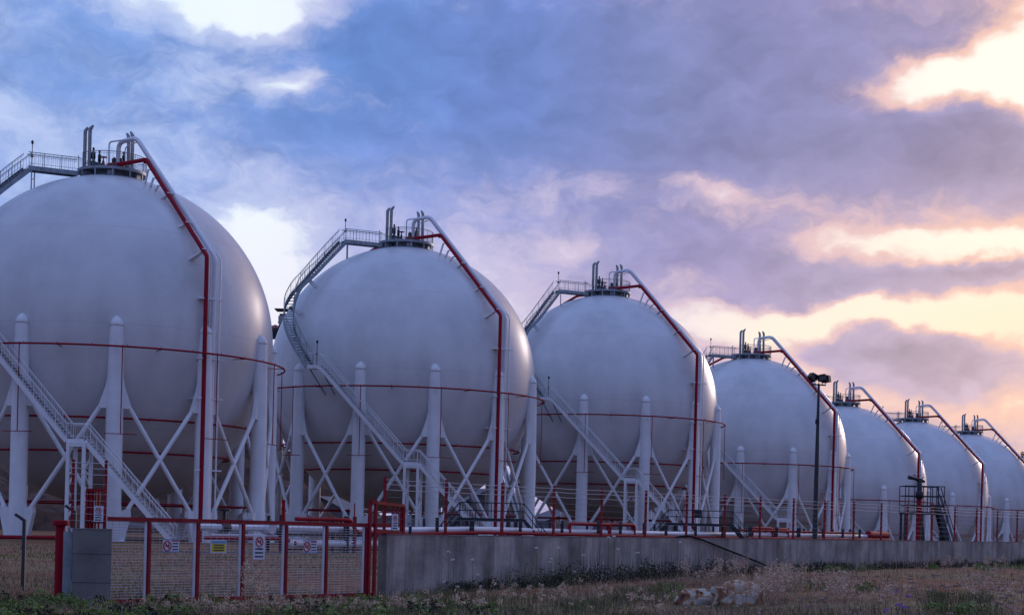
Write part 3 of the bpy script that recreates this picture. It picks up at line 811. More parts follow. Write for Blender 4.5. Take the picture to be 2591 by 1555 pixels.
# ------------------------------------------------------------------ sliding gate and what stands by it
GA, GB = Vector((-7.28, 28.6, 0)), Vector((-2.95, 34.45, 0)); GD = (GB - GA).normalized(); GLEN = (GB - GA).length; GANG = math.atan2(GD.y, GD.x)
gate = empty('sliding_gate', tuple(GA), GANG)
tag(gate, 'red framed sliding gate with wire mesh panels and white upright bars', 'gate')
def gs(px): return (on_line(px, GA, GB) - GA).dot(GD)
f = MB(); TOPZ = 1.57
f.bar((-0.03, 0, TOPZ), (GLEN + .45, 0, TOPZ), 0.06, 0.075); f.bar((-0.03, 0, 0.07), (GLEN - .1, 0, 0.07), 0.06, 0.07)
f.build('gate_frame', M['redpost'], gate)
for px in (378, 502, 616, 725, 827, 927):
    s = gs(px); p = MB(); p.box((s, 0, (TOPZ + 0.07) / 2), (0.058, 0.055, TOPZ - 0.15)); p.build('red_upright', M['redpost'], gate)
    p = MB(); p.box((s - 0.085, 0.005, (TOPZ + 0.07) / 2), (0.045, 0.03, TOPZ - 0.15)); p.build('white_upright', M['gatewhite'], gate)
ms = MB(); z = 0.12
while z < TOPZ - .04: ms.bar((0, 0.034, z), (gs(925), 0.034, z), 0.009, 0.009); z += 0.052
s = 0.1
while s < gs(925): ms.bar((s, 0.040, 0.1), (s, 0.040, TOPZ - .04), 0.004, 0.004); s += 0.16
ms.build('mesh_panel', M['wire'], gate)


def sign(name, label, px, py0, py1, wpx, kind, A=GA, B=GB, off=0.05, w=None):
    c = on_line(px, A, B); d = (Vector(B) - Vector(A)).normalized(); n = Vector((d.y, -d.x, 0)); y = c.y
    z0, z1 = zat(px, py1, y), zat(px, py0, y); H = z1 - z0; Wd = w or wpx * y / 4002 / max(0.3, abs(d.x - d.y * c.x / c.y)) 
    root = empty(name, tuple(c + n * off + Vector((0, 0, z0))), math.atan2(d.y, d.x))
    tag(root, label, 'sign')
    b = MB(); b.box((0, 0, H / 2), (Wd, 0.012, H)); b.build('sign_plate', M['signwhite'], root)
    def bars(x0, x1, zc, h, m, seed):
        rnd = random.Random(seed); q = MB(); x = x0
        while x < x1 - 0.004:
            w_ = rnd.uniform(0.012, 0.028); w_ = min(w_, x1 - x)
            q.box((x + w_ / 2, -0.0085, zc), (w_ * .86, 0.003, h * rnd.choice((1, 1, .8)))); x += w_
        q.build('lettering', m, root)
    def noring(cx, cz, r):
        q = MB(); q.tube([(cx + r * math.cos(2 * PI * i / 20), -0.010, cz + r * math.sin(2 * PI * i / 20)) for i in range(20)], r * .13, 5, closed=True)
        q.bar((cx - r * .7, -0.013, cz + r * .7), (cx + r * .7, -0.013, cz - r * .7), r * .22, 0.004, (0, 1, 0)); q.build('prohibition_ring', M['signred'], root)
        q = MB(); q.box((cx, -0.0075, cz), (r * 1.15, 0.002, r * .26)); q.box((cx + r * .35, -0.0075, cz + r * .4), (r * .2, 0.002, r * .5)); q.build('pictogram', M['signdark'], root)
    if kind == 'wide':
        q = MB(); q.box((Wd * .26, -0.0075, H * .88), (Wd * .42, 0.003, H * .14)); q.build('red_header', M['signred'], root)
        for z_, h in ((0, H * .03), (H, H * .03)):
            q = MB(); q.box((0, -0.0078, min(H - .012, z_ + .012)), (Wd, 0.003, .02)); q.build('blue_edge', M['signblue'], root)
        noring(-Wd * .24, H * .48, H * .36)
        for k in range(3): bars(Wd * .08, Wd * .44, H * (.66 - k * .22), H * .09, M['signdark'], k)
    elif kind == 'tall':
        noring(0, H * .72, Wd * .30)
        for k in range(3): bars(-Wd * .36, Wd * .36, H * (.43 - k * .155), H * .07, M['signdark'], k + 5)
    elif kind == 'yellow':
        q = MB(); q.box((0, -0.0075, H * .85), (Wd * .92, 0.003, H * .2)); q.build('blue_header', M['signblue'], root)
        q = MB(); q.box((0, -0.0075, H * .41), (Wd * .86, 0.003, H * .62)); q.build('yellow_field', M['signyellow'], root)
        for k in range(3): 
            rnd = random.Random(k); qq = MB(); x = -Wd * .32
            while x < Wd * .32: w_ = rnd.uniform(.012, .028); qq.box((x + w_ / 2, -0.0115, H * (.62 - .2 * k)), (w_ * .86, 0.003, H * .09)); x += w_
            qq.build('lettering', M['signdark'], root)
        bars(-Wd * .28, Wd * .28, H * .86, H * .07, M['signwhite'], 4) if False else None
    return root


sign('no_smoking_sign', 'wide white no smoking sign on the leftmost mesh bays of the gate', 429, 1362, 1396, 40, 'wide')
sign('warning_sign', 'yellow warning sign with a blue header on the gate mesh', 549, 1365, 1398, 40, 'yellow')
sign('prohibition_sign', 'tall white sign with red ring hung in the middle of the gate', 652, 1352, 1414, 29, 'tall')
sign('no_smoking_sign', 'wide white no smoking sign on the gate, right of the tall white sign', 781, 1365, 1398, 34, 'wide')
WA, WB = WALL0, WALL0 + WSTEP * 10
sign('prohibition_sign', 'narrow white sign with red ring on the red cage above the wall end', 997, 1299, 1340, 16, 'tall', WA, WB, 0.02, 0.19)

# gate guide frame at the wall end: rises from the ground and carries a small cage above the wall
pr = empty('gate_guide_frame', (-2.95, 34.45, 0), GANG)
tag(pr, 'red steel guide frame with barred cage at the near end of the wall', 'gate frame')
def loc(p): return Matrix.Rotation(-GANG, 3, 'Z') @ (Vector(p) - Vector((-2.95, 34.45, 0)))
pa, pb, pc, pd = Vector((-3.08, 34.2, 0)), Vector((-2.97, 34.35, 0)), WALL0 + WDIR * 0.62 + WN * .1, WALL0 + WDIR * 0.1 + WN * .1
for p, zb_ in ((pa, 0.0), (pb, 0.0)):
    q = MB(); l = loc(p); q.box((l.x, l.y, 1.05), (0.062, 0.062, 2.1)); q.build('frame_post', M['redpost'], pr)
for p in (pc,):
    q = MB(); l = loc(p); q.box((l.x, l.y, (1.39 + 2.02) / 2), (0.07, 0.07, .63)); q.build('frame_post', M['redpost'], pr)
q = MB(); q.bar(loc(pa + Vector((0, 0, 2.08))), loc(pb + Vector((0, 0, 2.08))), 0.085, 0.085); q.bar(loc(pb + Vector((0, 0, 2.06))), loc(pc + Vector((0, 0, 2.02))), 0.07, 0.07)
q.bar(loc(pb + Vector((0, 0, 1.46))), loc(pc + Vector((0, 0, 1.42))), 0.05, 0.07); q.build('frame_rail', M['redpost'], pr)
for t in (.35, .62, .86):
    q = MB(); p = pd.lerp(pc, t); l = loc(p); q.box((l.x, l.y, 1.72), (0.06, 0.03, .58)); q.build('cage_bar', M['redpost'], pr)
q = MB()
for k in range(6): q.bar(loc(pd + Vector((0, 0, 1.46 + k * .1))), loc(pc + Vector((0, 0, 1.46 + k * .1))), 0.008, 0.008)
q.build('cage_wires', M['wire'], pr)

# left pillar with its own short fence
pil = empty('concrete_pillar', (-7.61, 28.7, 0), 0.26)
tag(pil, 'square grey concrete pillar at the left end of the gate', 'pillar')
q = MB(); q.box((0, 0, 0.66), (0.68, 0.34, 1.42)); q.build('pillar_block', M['concrete_pad'], pil)
for zz in (0.41, 0.93): q = MB(); q.box((0, -0.172, zz), (0.68, 0.004, 0.007)); q.build('pour_joint', M['dark'], pil)
q = MB(); q.box((0, 0, 1.378), (0.70, 0.36, 0.016)); q.build('pillar_cap', M['concrete_pad'], pil)
q = MB(); q.box((-.43, 0.05, 0.64), (0.15, 0.12, 1.36)); q.build('guide_channel', M['galv'], pil)
pf = empty('pillar_fence', (-7.61, 28.7, 1.386), 0.26); tag(pf, 'short red post fence with wires standing on the concrete pillar', 'fence')
for x in (-0.36, 0.21): q = MB(); q.box((x, 0, .62), (0.055, 0.055, 1.24)); q.build('fence_post', M['redpost'], pf)
for k, h in enumerate((1.18, 1.08, 0.97, 0.80, .62, .5, .38, .26, .14)):
    q = MB(); r = 0.007 if k < 3 else 0.003; q.tube([(-0.42, -.04, h), (0.25, -.04, h)], r, 5); q.build('wire_strand', M['wire'], pf)
cg = empty('barred_cage', (-7.64, 29.0, 0)); tag(cg, 'red barred cage panel rising behind the concrete pillar', 'cage')
q = MB()
for x in (-.165, -.09, 0, .06, .165): q.box((x, 0, 1.05), (0.045 if abs(x) > .1 else .03, 0.04, 2.06))
q.bar((-.18, 0, 2.09), (.18, 0, 2.09), .05, .05); q.bar((-.18, 0, 1.5), (.18, 0, 1.5), .04, .04); q.build('cage_frame', M['redpost'], cg)
q = MB(); q.box((-.10, .03, 1.72), (.12, .012, .7)); q.build('cage_plate', M['redpost'], cg)
s6 = sign('prohibition_sign', 'small white sign with red ring in front of the red cage, left pillar', 249.5, 1279, 1319, 22, 'tall', (-7.9, 28.62, 0), (-7.0, 28.62, 0), 0.03, 0.165)

bol = empty('capped_post', (-8.02, 28.0 + 1.8, 0)); tag(bol, 'thick red pipe post with flanged cap left of the concrete pillar', 'post')
px0 = at(153, 1320, 29.3); bol.location = (px0.x, 29.3, 0)
q = MB(); q.tube([(0, 0, -.1), (0, 0, 1.44)], 0.09, 20); q.build('post_pipe', M['red'], bol)
q = MB(); q.lathe([(0.001, 1.52), (0.145, 1.52), (0.15, 1.50), (0.15, 1.44), (0.145, 1.42), (0.09, 1.42)], n=24); q.build('post_flange', M['red'], bol)

def angled_post(name, label, x, y, h, dx):
    o = empty(name, (x, y, gz(x, y))); tag(o, label, 'fence post')
    q = MB(); q.box((0, 0, h / 2), (0.07, 0.07, h)); q.build('post', M['greypost'], o)
    q = MB(); q.bar((0, 0, h - .02), (dx, 0, h + abs(dx) * .55), 0.06, 0.06); q.build('cranked_arm', M['greypost'], o)
    return o
a_ = at(57, 1488, 33.5); angled_post('fence_post', 'dark grey cranked fence post standing alone at the far left', a_.x, 33.5, 1.5, -0.2)
a_ = at(186, 1400, 36.5); angled_post('fence_post', 'dark cranked fence post half hidden behind the concrete pillar', a_.x, 36.5, 1.72, -0.22)

# ------------------------------------------------------------------ pipe rack behind the wall
def rk(px):
    return on_line(px, (-15.1, 75.9, 0), (35.0, 150.0, 0))
def rkz(px): return 1.24 if px < 960 else 1.24 + 0.19 * min(1, (px - 960) / 240) if px < 1200 else 1.43 + 0.15 * max(0, (px - 1700) / 400)
rack = empty('pipe_rack', tuple(rk(1000))); tag(rack, 'long white and red pipe run on dark supports behind the gate and wall', 'pipe rack')
RO = rk(1000)
def rl_(p, z): return Vector((p.x - RO.x, p.y - RO.y, z))
RDIR = Vector((50.1, 74.1, 0)).normalized(); RN = Vector((RDIR.y, -RDIR.x, 0))  # towards the camera side
pxs = [490, 560, 650, 760, 860, 960, 1080, 1200, 1400, 1700, 1900, 2100, 2240]
q = MB(); q.tube([rl_(rk(p), rkz(p)) for p in pxs], 0.165, 16); q.build('main_pipe', M['whitepipe'], rack)
q = MB(); q.tube([rl_(rk(p) + RN * .35, 0.50) for p in (715, 800, 900, 1000, 1300)], 0.20, 16); q.lathe([(0.001, -.2), (0.28, -.2), (0.28, .2), (0.001, .2)], tuple(rl_(rk(718) + RN * .35, .5)), 16); q.build('lower_pipe', M['whitepipe'], rack)
q = MB(); q.tube([rl_(rk(p) + RN * .3, .86) for p in (520, 600, 690)], 0.07, 8); q.build('small_pipe', M['whitepipe'], rack)
q = MB(); q.tube(bend([rl_(rk(500) + RN * .5, .72), rl_(rk(700) + RN * .5, .72), rl_(rk(730) + RN * .5, .5)], .3), 0.10, 10); q.build('red_pipe', M['red'], rack)
q = MB(); q.tube(bend([rl_(rk(726) + RN * .6, 1.75), rl_(rk(866) + RN * .6, 1.78), rl_(rk(880) + RN * .6, 1.12), rl_(rk(1000) + RN * .6, 1.06), rl_(rk(1200) + RN * .6, 1.25), rl_(rk(1700) + RN * .6, 1.2), rl_(rk(2000) + RN * .6, 1.28), rl_(rk(2240) + RN * .6, 1.34)], .5), 0.11, 10); q.build('red_pipe', M['red'], rack)
for a, b, h in ((1437, 1539, 1.95), (1535, 1601, 1.98), (1900, 1950, 2.05), (1955, 1990, 2.0)):
    q = MB(); o1 = RN * .1; q.tube(bend([rl_(rk(a) + o1, 1.3), rl_(rk(a) + o1, h), rl_(rk(b) + o1, h), rl_(rk(b) + o1, 1.3)], .55), 0.13, 12); q.build('expansion_loop', M['red'], rack)
q = MB(); q.tube([rl_(rk(p) + RN * .2, 1.86) for p in (1860, 2000, 2165)], 0.10, 10); q.build('red_pipe', M['red'], rack)
q = MB(); q.tube([rl_(rk(p) + RN * .2, 1.78) for p in (2192, 2238)], [0.34, 0.34], 14); q.build('valve_cover', M['red'], rack)
for p, r in ((672, .30), (705, .22)):
    q = MB(); c = rl_(rk(p) + RN * .15, rkz(p)); q.tube([c + RN * .32, c - RN * .3], r, 18); q.build('blind_flange', M['whitepipe'], rack)
for p in (567,):
    q = MB(); c = rl_(rk(p), 1.24); q.tube([c - RDIR * .25, c + RDIR * .25], .27, 14); q.tube([c, c + Vector((0, 0, .85))], .09, 8); q.lathe([(0.3, .8), (0.3, .9)], tuple(c), 12); q.build('line_valve', M['black'], rack)
for p in (698, 860, 881, 1090, 1178, 1301, 1407, 1501, 1555, 1615, 1671, 1746, 1819, 1885, 1952, 2008, 2048, 2070, 2120, 2163):
    q = MB(); c = rk(p); zt = zat(p, hy(p) - (17 if p < 1000 else 20 if p < 1700 else 18), c.y)
    w = 0.30 if p in (1501, 1885, 2008, 1178, 698, 860) else 0.2
    b = rl_(c + RN * .45, 0); q.box((b.x, b.y, zt / 2 - .1), (w, .2, zt + .2)); b2 = rl_(c - RN * .5, 0); q.box((b2.x, b2.y, zt / 2 - .1), (.16, .16, zt + .1))
    q.bar(rl_(c + RN * .45, rkz(p) - .27), rl_(c - RN * .5, rkz(p) - .27), .14, .14)
    q.build('pipe_support', M['dark'], rack)
q = MB(); q.bar(rl_(rk(705) + RN * .5, .93), rl_(rk(1000) + RN * .5, .95), .1, .14); q.bar(rl_(rk(705) + RN * .5, .2), rl_(rk(1000) + RN * .5, .2), .1, .1); q.build('side_beam', M['dark'], rack)
q = MB(); c = rk(780); q.box((rl_(c, 0).x, rl_(c, 0).y, -.02), (1.5, 16, .14), math.atan2(RDIR.y, RDIR.x) - PI / 2); q.build('base_slab', M['concrete_pad'], rack)

for px, yt, lab in ((671, 1262, 'thick red standpipe rising above the gate, left one'), (852, 1271, 'thin red standpipe rising above the gate, right one')):
    c = rk(px) + RN * 1.2; o = empty('standpipe', (c.x, c.y, 0)); tag(o, lab, 'pipe')
    h = zat(px, yt, c.y); q = MB(); q.tube([(0, 0, 0), (0, 0, h)], .09 if px < 700 else .035, 12); q.build('pipe_body', M['red'], o)
    q = MB(); q.lathe([(.13, .5), (.13, .58)], n=12); q.build('pipe_collar', M['red'], o)


def crossover(name, label, pxl, pxr, Yd, deck_py, rail_py, flight, panel=None):
    pm = (pxl + pxr) / 2; A = at(pxl, deck_py, Yd); B = at(pxr, deck_py, Yd + 1.0); zd = A.z; L = B.x - A.x
    gzr = gz(A.x, Yd); o = empty(name, (A.x, Yd, gzr)); tag(o, label, 'walkway'); zd -= gzr; hr = 1.0
    q = MB(); q.box((L / 2, 0.45, zd), (L, 1.0, .06)); q.bar((0, -.05, zd - .08), (L, -.05, zd - .08), .1, .2); q.bar((0, .95, zd - .08), (L, .95, zd - .08), .1, .2); q.build('deck', M['dark'], o)
    for x in (L * .12, L * .88):
        for y in (0, .9): q = MB(); q.box((x, y, (zd - .05) / 2), (.22, .16, zd - .1)); q.build('leg', M['dark'], o)
    for s_x, x0 in ((-1, 0), (1, L)):
        q = MB(); ex = x0 + s_x * flight; n = int(zd / .22)
        for y in (-.05, .95): q.bar((x0, y, zd - .05), (ex, y, 0.05), .07, .22)
        for k in range(1, n): q.box((x0 + s_x * flight * k / n, .45, zd * (1 - k / n)), (.25, .95, .035))
        q.build('steps', M['dark'], o)
        q = MB()
        for y in (-.05, .95):
            for h in (hr, hr * .55): q.tube([(x0, y, zd + h), (ex, y, h)], .024, 5)
            for k in range(0, 4): t = k / 3; q.tube([(x0 + s_x * flight * t, y, zd * (1 - t)), (x0 + s_x * flight * t, y, zd * (1 - t) + hr)], .022, 4)
        q.build('handrail', M['dark'], o)
    q = MB()
    for y in (-.05, .95):
        for h in (hr, hr * .5): q.tube([(0, y, zd + h), (L, y, zd + h)], .026, 5)
        k = 0
        while k * 1.0 <= L: q.tube([(k * 1.0, y, zd), (k * 1.0, y, zd + hr)], .022, 4); k += 1
    q.build('handrail', M['dark'], o)
    if panel: q = MB(); q.box((panel, -.12, zd + .75), (.55, .1, .62)); q.build('control_panel', M['dark'], o)
    return o
crossover('pipe_crossover', 'dark steel walkway stepping over the pipes in front of the second tank', 1162, 1325, 100, 1309, 1265, 1.7)
crossover('pipe_crossover', 'dark steel walkway with a small dark panel, in front of the third tank', 1692, 1848, 120, 1322, 1286, 1.9, 2.2)

# small information board in front of the rack
c = on_line(1035, WALL0 + WN * 6, WALL0 + WSTEP + WN * 6); o = empty('information_board', (c.x, c.y, 0)); tag(o, 'small grey information board on a post just behind the wall', 'sign')
z1 = zat(1035, 1302, c.y); z0 = zat(1035, 1330, c.y)
q = MB(); q.box((0, 0, (z0 + z1) / 2), (.12, .02, z1 - z0)); q.build('board', M['signgrey'], o)
q = MB(); q.box((.03, .03, z1 / 2), (.09, .03, z1 + .06)); q.build('post', M['dark'], o)
for k in range(2): q = MB(); q.box((-.01, -.012, z0 + .05 + k * .035), (.07, .004, .014)); q.build('lettering', M['signdark'], o)

# ------------------------------------------------------------------ floodlight mast
c = at(2062, 1350, 70); mast = empty('floodlight_mast', (c.x, 70, gz(c.x, 70))); tag(mast, 'tall grey pole carrying a cluster of dark floodlights', 'light pole')
zz = zat(2069, 972, 70)
q = MB(); q.tube([(0, 0, 0), (0, 0, zz * .55), (0, 0, zz)], [.12, .10, .05], 14); q.build('pole', M['greypost'], mast)
q = MB(); q.box((-.05, -.08, zz * .80), (.14, .14, .22)); q.build('junction_box', M['black'], mast)
q = MB(); q.bar((-.32, 0, zz), (.30, 0, zz - .03), .05, .06); q.bar((-.05, -.25, zz), (.02, .25, zz), .05, .06)
for x in (-.3, -.16, .0, .14, .3): q.bar((x, 0, zz), (x * 1.1, 0, zz + .2), .02, .03)
q.build('crossarm', M['black'], mast)
for (x, y, dz, ang, tl, w, h) in ((-.30, 0, .30, .5, .75, .34, .26), (-.16, .16, .34, -.4, .5, .26, .24), (.12, -.05, .29, 0, -.2, .36, .26), (.34, .05, .24, -.6, -.15, .32, .28), (.2, .3, .26, .2, .3, .3, .24)):
    mt = Matrix.Rotation(ang, 3, 'Z') @ Matrix.Rotation(tl, 3, 'Y'); hd = MB(); hd.box((x, y, zz + dz), (w, .26, h), mat=mt)
    hd.box(Vector((x, y, zz + dz)) + mt @ Vector((0, 0, h * .5)), (w * .7, .2, .05), mat=mt); hh = hd.build('floodlight', M['black'], mast)
    gl_ = MB(); gl_.box(Vector((x, y, zz + dz)) + mt @ Vector((0, -.133, -.02)), (w * .8, .006, h * .7), mat=mt); gl_.build('lens', M['glassy'], hh)

# ------------------------------------------------------------------ water cannon platform
Yp = 80.0
c = at(2288, 1365, Yp); x0 = c.x; x1 = at(2387, 1365, Yp).x; W_p = x1 - x0
mp_ = empty('cannon_platform', (x0, Yp, gz(x0, Yp))); tag(mp_, 'dark steel stair platform with rails, in front of the fifth tank', 'platform')
zd = zat(2300, 1296, Yp); z1 = zat(2300, 1278, Yp); zr = zat(2300, 1228, Yp)
q = MB(); q.box((W_p / 2, .6, z1), (W_p, 1.2, .08)); q.bar((0, 0, zd), (W_p, 0, zd), .10, .12); q.bar((0, 1.2, zd), (W_p, 1.2, zd), .1, .12); q.build('deck', M['greypost'], mp_)
for x, y in ((0.02, 0), (W_p * .44, 0), (W_p * .57, 1.2), (W_p * .98, 0.4), (0.1, 1.2)):
    q = MB(); q.box((x, y, zd / 2), (.11, .11, zd)); q.build('leg', M['greypost'], mp_)
q = MB()
for y in (0, 1.2):
    for h in (zr, (zr + z1) / 2): q.tube([(0, y, h), (W_p, y, h)], .028, 6)
    for t in (0, .24, .46, .57, .80, .85, 1): q.tube([(W_p * t, y, zd), (W_p * t, y, zr)], .025, 5)
for h in (zr, (zr + z1) / 2): q.tube([(0, 0, h), (0, 1.2, h)], .026, 6)
q.bar((0, 0, z1), (0, 1.2, z1), .04, .08); q.build('railing', M['greypost'], mp_)
q = MB()
for y in (-.15, .55):
    for xa_, xb_ in ((W_p * .84, W_p * 1.12),): q.bar((xa_, y, z1), (xb_ + .35, y, 0), .08, .2)
for k in range(1, 12): t = k / 12; q.box((W_p * .84 + (W_p * .28 + .35) * t, .2, z1 * (1 - t)), (.2, .7, .03))
q.build('steps', M['greypost'], mp_)
q = MB()
for y in (-.15, .55):
    for h in (.95, .55): q.tube([(W_p * .88, y, z1 + h), (W_p * 1.24 + .4, y, h - .1)], .026, 5)
q.bar((W_p * .5, 1.0, z1), (W_p * .72, 1.0, 0), .1, .16); q.bar((W_p * .42, .5, z1), (W_p * .64, .5, 0), .1, .16)
q.build('handrail', M['greypost'], mp_)
wc = empty('water_cannon', (at(2319, 1365, Yp).x, Yp - .35, gz(x0, Yp))); tag(wc, 'dark water cannon on a red standpipe beside the dark platform', 'water cannon')
zg = zat(2319, 1214, Yp)
q = MB(); q.tube([(0, 0, 0), (0, 0, zg - .5)], .085, 14); q.build('standpipe', M['red'], wc)
q = MB(); q.lathe([(.13, -.95), (.2, -.9), (.2, -.62), (.13, -.55), (.12, -.5), (.12, 0.02), (.001, .03)], (0, 0, zg), 12); q.build('valve_body', M['black'], wc)
q = MB(); q.tube([(.25, 0, zg - .08), (0, 0, zg), (-.35, -.05, zg + .08), (-.6, -.1, zg + .13)], [.06, .10, .075, .11], 12); q.bar((.05, 0, zg), (.2, 0, zg + .18), .04, .04); q.build('barrel', M['black'], wc)

# ------------------------------------------------------------------ hose over the wall
p0 = WALL0 + WSTEP * 6.1; pts = []
def wp(i, out, z): v = WALL0 + WSTEP * i - WN * out; return Vector((v.x, v.y, z))
hs = MB(); hs.tube(catmull([wp(5.6, -.5, 1.30), wp(5.9, -.1, 1.47), wp(6.15, .05, 1.44), wp(6.9, .10, 1.12), wp(7.7, .16, .78), wp(8.2, .22, .56), wp(8.9, .3, .50)], 6), .027, 8)
tag(hs.build('hose', M['hose']), 'black hose hanging over the concrete wall down to the grass', 'hose')

# ------------------------------------------------------------------ red horizontal pipe in front of first tank, sheds, watch huts behind
q = MB(); q.tube([at(-30, 1357, 101), at(150, 1359, 100), at(170, 1372, 97)], .13, 10); 
tag(q.build('ground_pipe', M['red']), 'red pipe lying along the ground at the far left tank', 'pipe')


def shed(label, px, py_top, Yd, w, d, rise, rz, hw):
    c = at(px, py_top, Yd); z0 = gz(c.x, Yd, False); o = empty('shed', (c.x, Yd, z0), rz); tag(o, label, 'shed', None)
    ht = c.z - z0; q = MB(); e = ht - rise
    q.add([(-w / 2, -d / 2, 0), (w / 2, -d / 2, 0), (w / 2, d / 2, 0), (-w / 2, d / 2, 0), (-w / 2, -d / 2, e), (w / 2, -d / 2, e), (w / 2, d / 2, e), (-w / 2, d / 2, e), (0, -d / 2, ht - .03), (0, d / 2, ht - .03)],
          [(0, 1, 5, 8, 4), (2, 3, 7, 9, 6), (0, 4, 7, 3), (1, 2, 6, 5)]); q.build('wall', M['shed'], o)
    q = MB(); q.bar((-w / 2 - .2, 0, e - .1), (0, 0, ht), d + .5, .08, (0, 0, 1)); q.bar((w / 2 + .2, 0, e - .1), (0, 0, ht), d + .5, .08, (0, 0, 1)); q.build('roof', M['shed'], o)
    q = MB(); q.box((w * .18, -d / 2 - .02, 1.1), (1.0, .05, 2.2)); q.build('door', M['dark'], o)
    return o
shed('pale gabled shed seen under the second tank, right of its lower stair', 1213, 1236, 182, 7, 5, 1.6, .5, 0)
shed('pale low shed seen between the legs of the third tank, left side', 1425, 1288, 215, 9, 6, 1.6, .5, 0)
shed('pale shed glimpsed under the second tank between its left legs', 835, 1256, 178, 8, 6, 1.8, -.3, 0)
shed('pale shed glimpsed under the third tank, right of its lower stair', 1655, 1288, 218, 8, 6, 1.5, .4, 0)

shed('long low pale shed behind the legs of the second tank', 1075, 1300, 205, 26, 6, .8, .25, 0)
shed('long low pale shed behind the legs of the third tank', 1500, 1312, 235, 24, 6, .8, .25, 0)

def hut(label, px, py, Yd, w, red):
    c = at(px, py, Yd); z0 = gz(c.x, Yd, False); o = empty('watch_hut', (c.x, Yd, z0)); tag(o, label, 'lookout')
    H = c.z - z0; q = MB()
    for sx in (-1, 1):
        for sy in (-1, 1): q.box((sx * w * .38, sy * w * .38, (H - 2) / 2), (.22, .22, H - 2))
    q.build('legs', M['dark'], o)
    q = MB(); q.box((0, 0, H - 1.75), (w, w, .15)); q.box((0, 0, H - 1.3), (w * .95, w * .95, .8)); q.build('cabin', M['dark' if red else 'galv'], o)
    q = MB(); 
    if red: q.add([(-w * .7, -w * .7, H - .6), (w * .7, -w * .7, H - .6), (w * .7, w * .7, H - .6), (-w * .7, w * .7, H - .6), (0, 0, H)], [(0, 1, 4), (1, 2, 4), (2, 3, 4), (3, 0, 4), (0, 3, 2, 1)])
    else: q.box((0, 0, H - .1), (w * 1.5, w * 1.5, .14))
    q.build('roof', M['roofred' if red else 'dark'], o)
    q = MB(); q.box((0, 0, H - .75), (w * .8, w * .8, .3)); q.build('window_band', M['shed'], o)
hut('red roofed lookout hut between the first and second tanks', 697, 821, 205, 1.7, True)
hut('flat roofed lookout behind the stair of the second tank', 722, 783, 200, 1.6, False)

# tree beyond the last tank at the right edge
def tree(label, x, y, H, rad, seed):
    rnd = random.Random(seed); z0 = gz(x, y, False); o = empty('tree', (x, y, z0)); tag(o, label, 'tree')
    q = MB(); q.tube([(0, 0, 0), (.3, 0, H * .4), (.1, .2, H * .8)], [.5, .35, .12], 8)
    for k in range(9):
        a = rnd.uniform(0, 2 * PI); h0 = H * rnd.uniform(.35, .7); l = rad * rnd.uniform(.5, .8)
        q.tube([(.2, 0, h0), (l * math.cos(a), l * math.sin(a), h0 + H * .18)], [.16, .04], 5)
    q.build('trunk', M['bark'], o)
    q = MB(); cl_ = [(rnd.gauss(0, rad * .42), rnd.gauss(0, rad * .42), H * rnd.uniform(.45, .93), rad * rnd.uniform(.22, .42)) for _ in range(26)]
    for cx, cy, cz, cr in cl_:
        for _ in range(150):
            d = Vector((rnd.gauss(0, 1), rnd.gauss(0, 1), rnd.gauss(0, .8))).normalized() * cr * rnd.uniform(.5, 1.05); p = Vector((cx, cy, cz)) + d
            u = Vector((rnd.gauss(0, 1), rnd.gauss(0, 1), rnd.gauss(0, 1))).normalized(); v = u.cross(Vector((rnd.gauss(0, 1), rnd.gauss(0, 1), rnd.gauss(0, 1)))).normalized(); s = rnd.uniform(.2, .45)
            q.add([p - u * s, p + v * s * .5, p + u * s, p - v * s * .5], [(0, 1, 2, 3)])
    q.build('crown', M['leaf'], o)
c = at(2592, 1140, 330); tree('dark tree rising behind the farthest tank at the right edge', c.x + 2, 330, c.z + 6.5, 6.5, 4)

# ------------------------------------------------------------------ rocks
def rock(label, x, y, sx, sy, sz, seed, rz=0):
    q = MB(); nu, nv = 44, 24; vs = []; 
    for j in range(nv + 1):
        for i in range(nu):
            th = PI * j / nv; ph = 2 * PI * i / nu; d = Vector((math.sin(th) * math.cos(ph), math.sin(th) * math.sin(ph), math.cos(th)))
            k = 1 + .28 * mnoise.noise(d * 1.6 + Vector((seed, 0, 0))) + .16 * mnoise.noise(d * 4 + Vector((seed, 5, 0))) + .07 * mnoise.noise(d * 9 + Vector((0, seed, 0)))
            e = Vector((math.copysign(abs(d.x) ** .8, d.x), math.copysign(abs(d.y) ** .8, d.y), math.copysign(abs(d.z) ** .85, d.z)))
            vs.append((e.x * sx * k, e.y * sy * k, e.z * sz * k))
    fs = [(j * nu + i, (j + 1) * nu + i, (j + 1) * nu + (i + 1) % nu, j * nu + (i + 1) % nu) for j in range(nv) for i in range(nu)]
    q.add(vs, fs, True); o = q.build('rock', M['rock']); o.location = (x, y, gz(x, y) + sz * .42); o.rotation_euler = (0, 0, rz); tag(o, label, 'rock', 'rust stained rocks in the grass'); return o

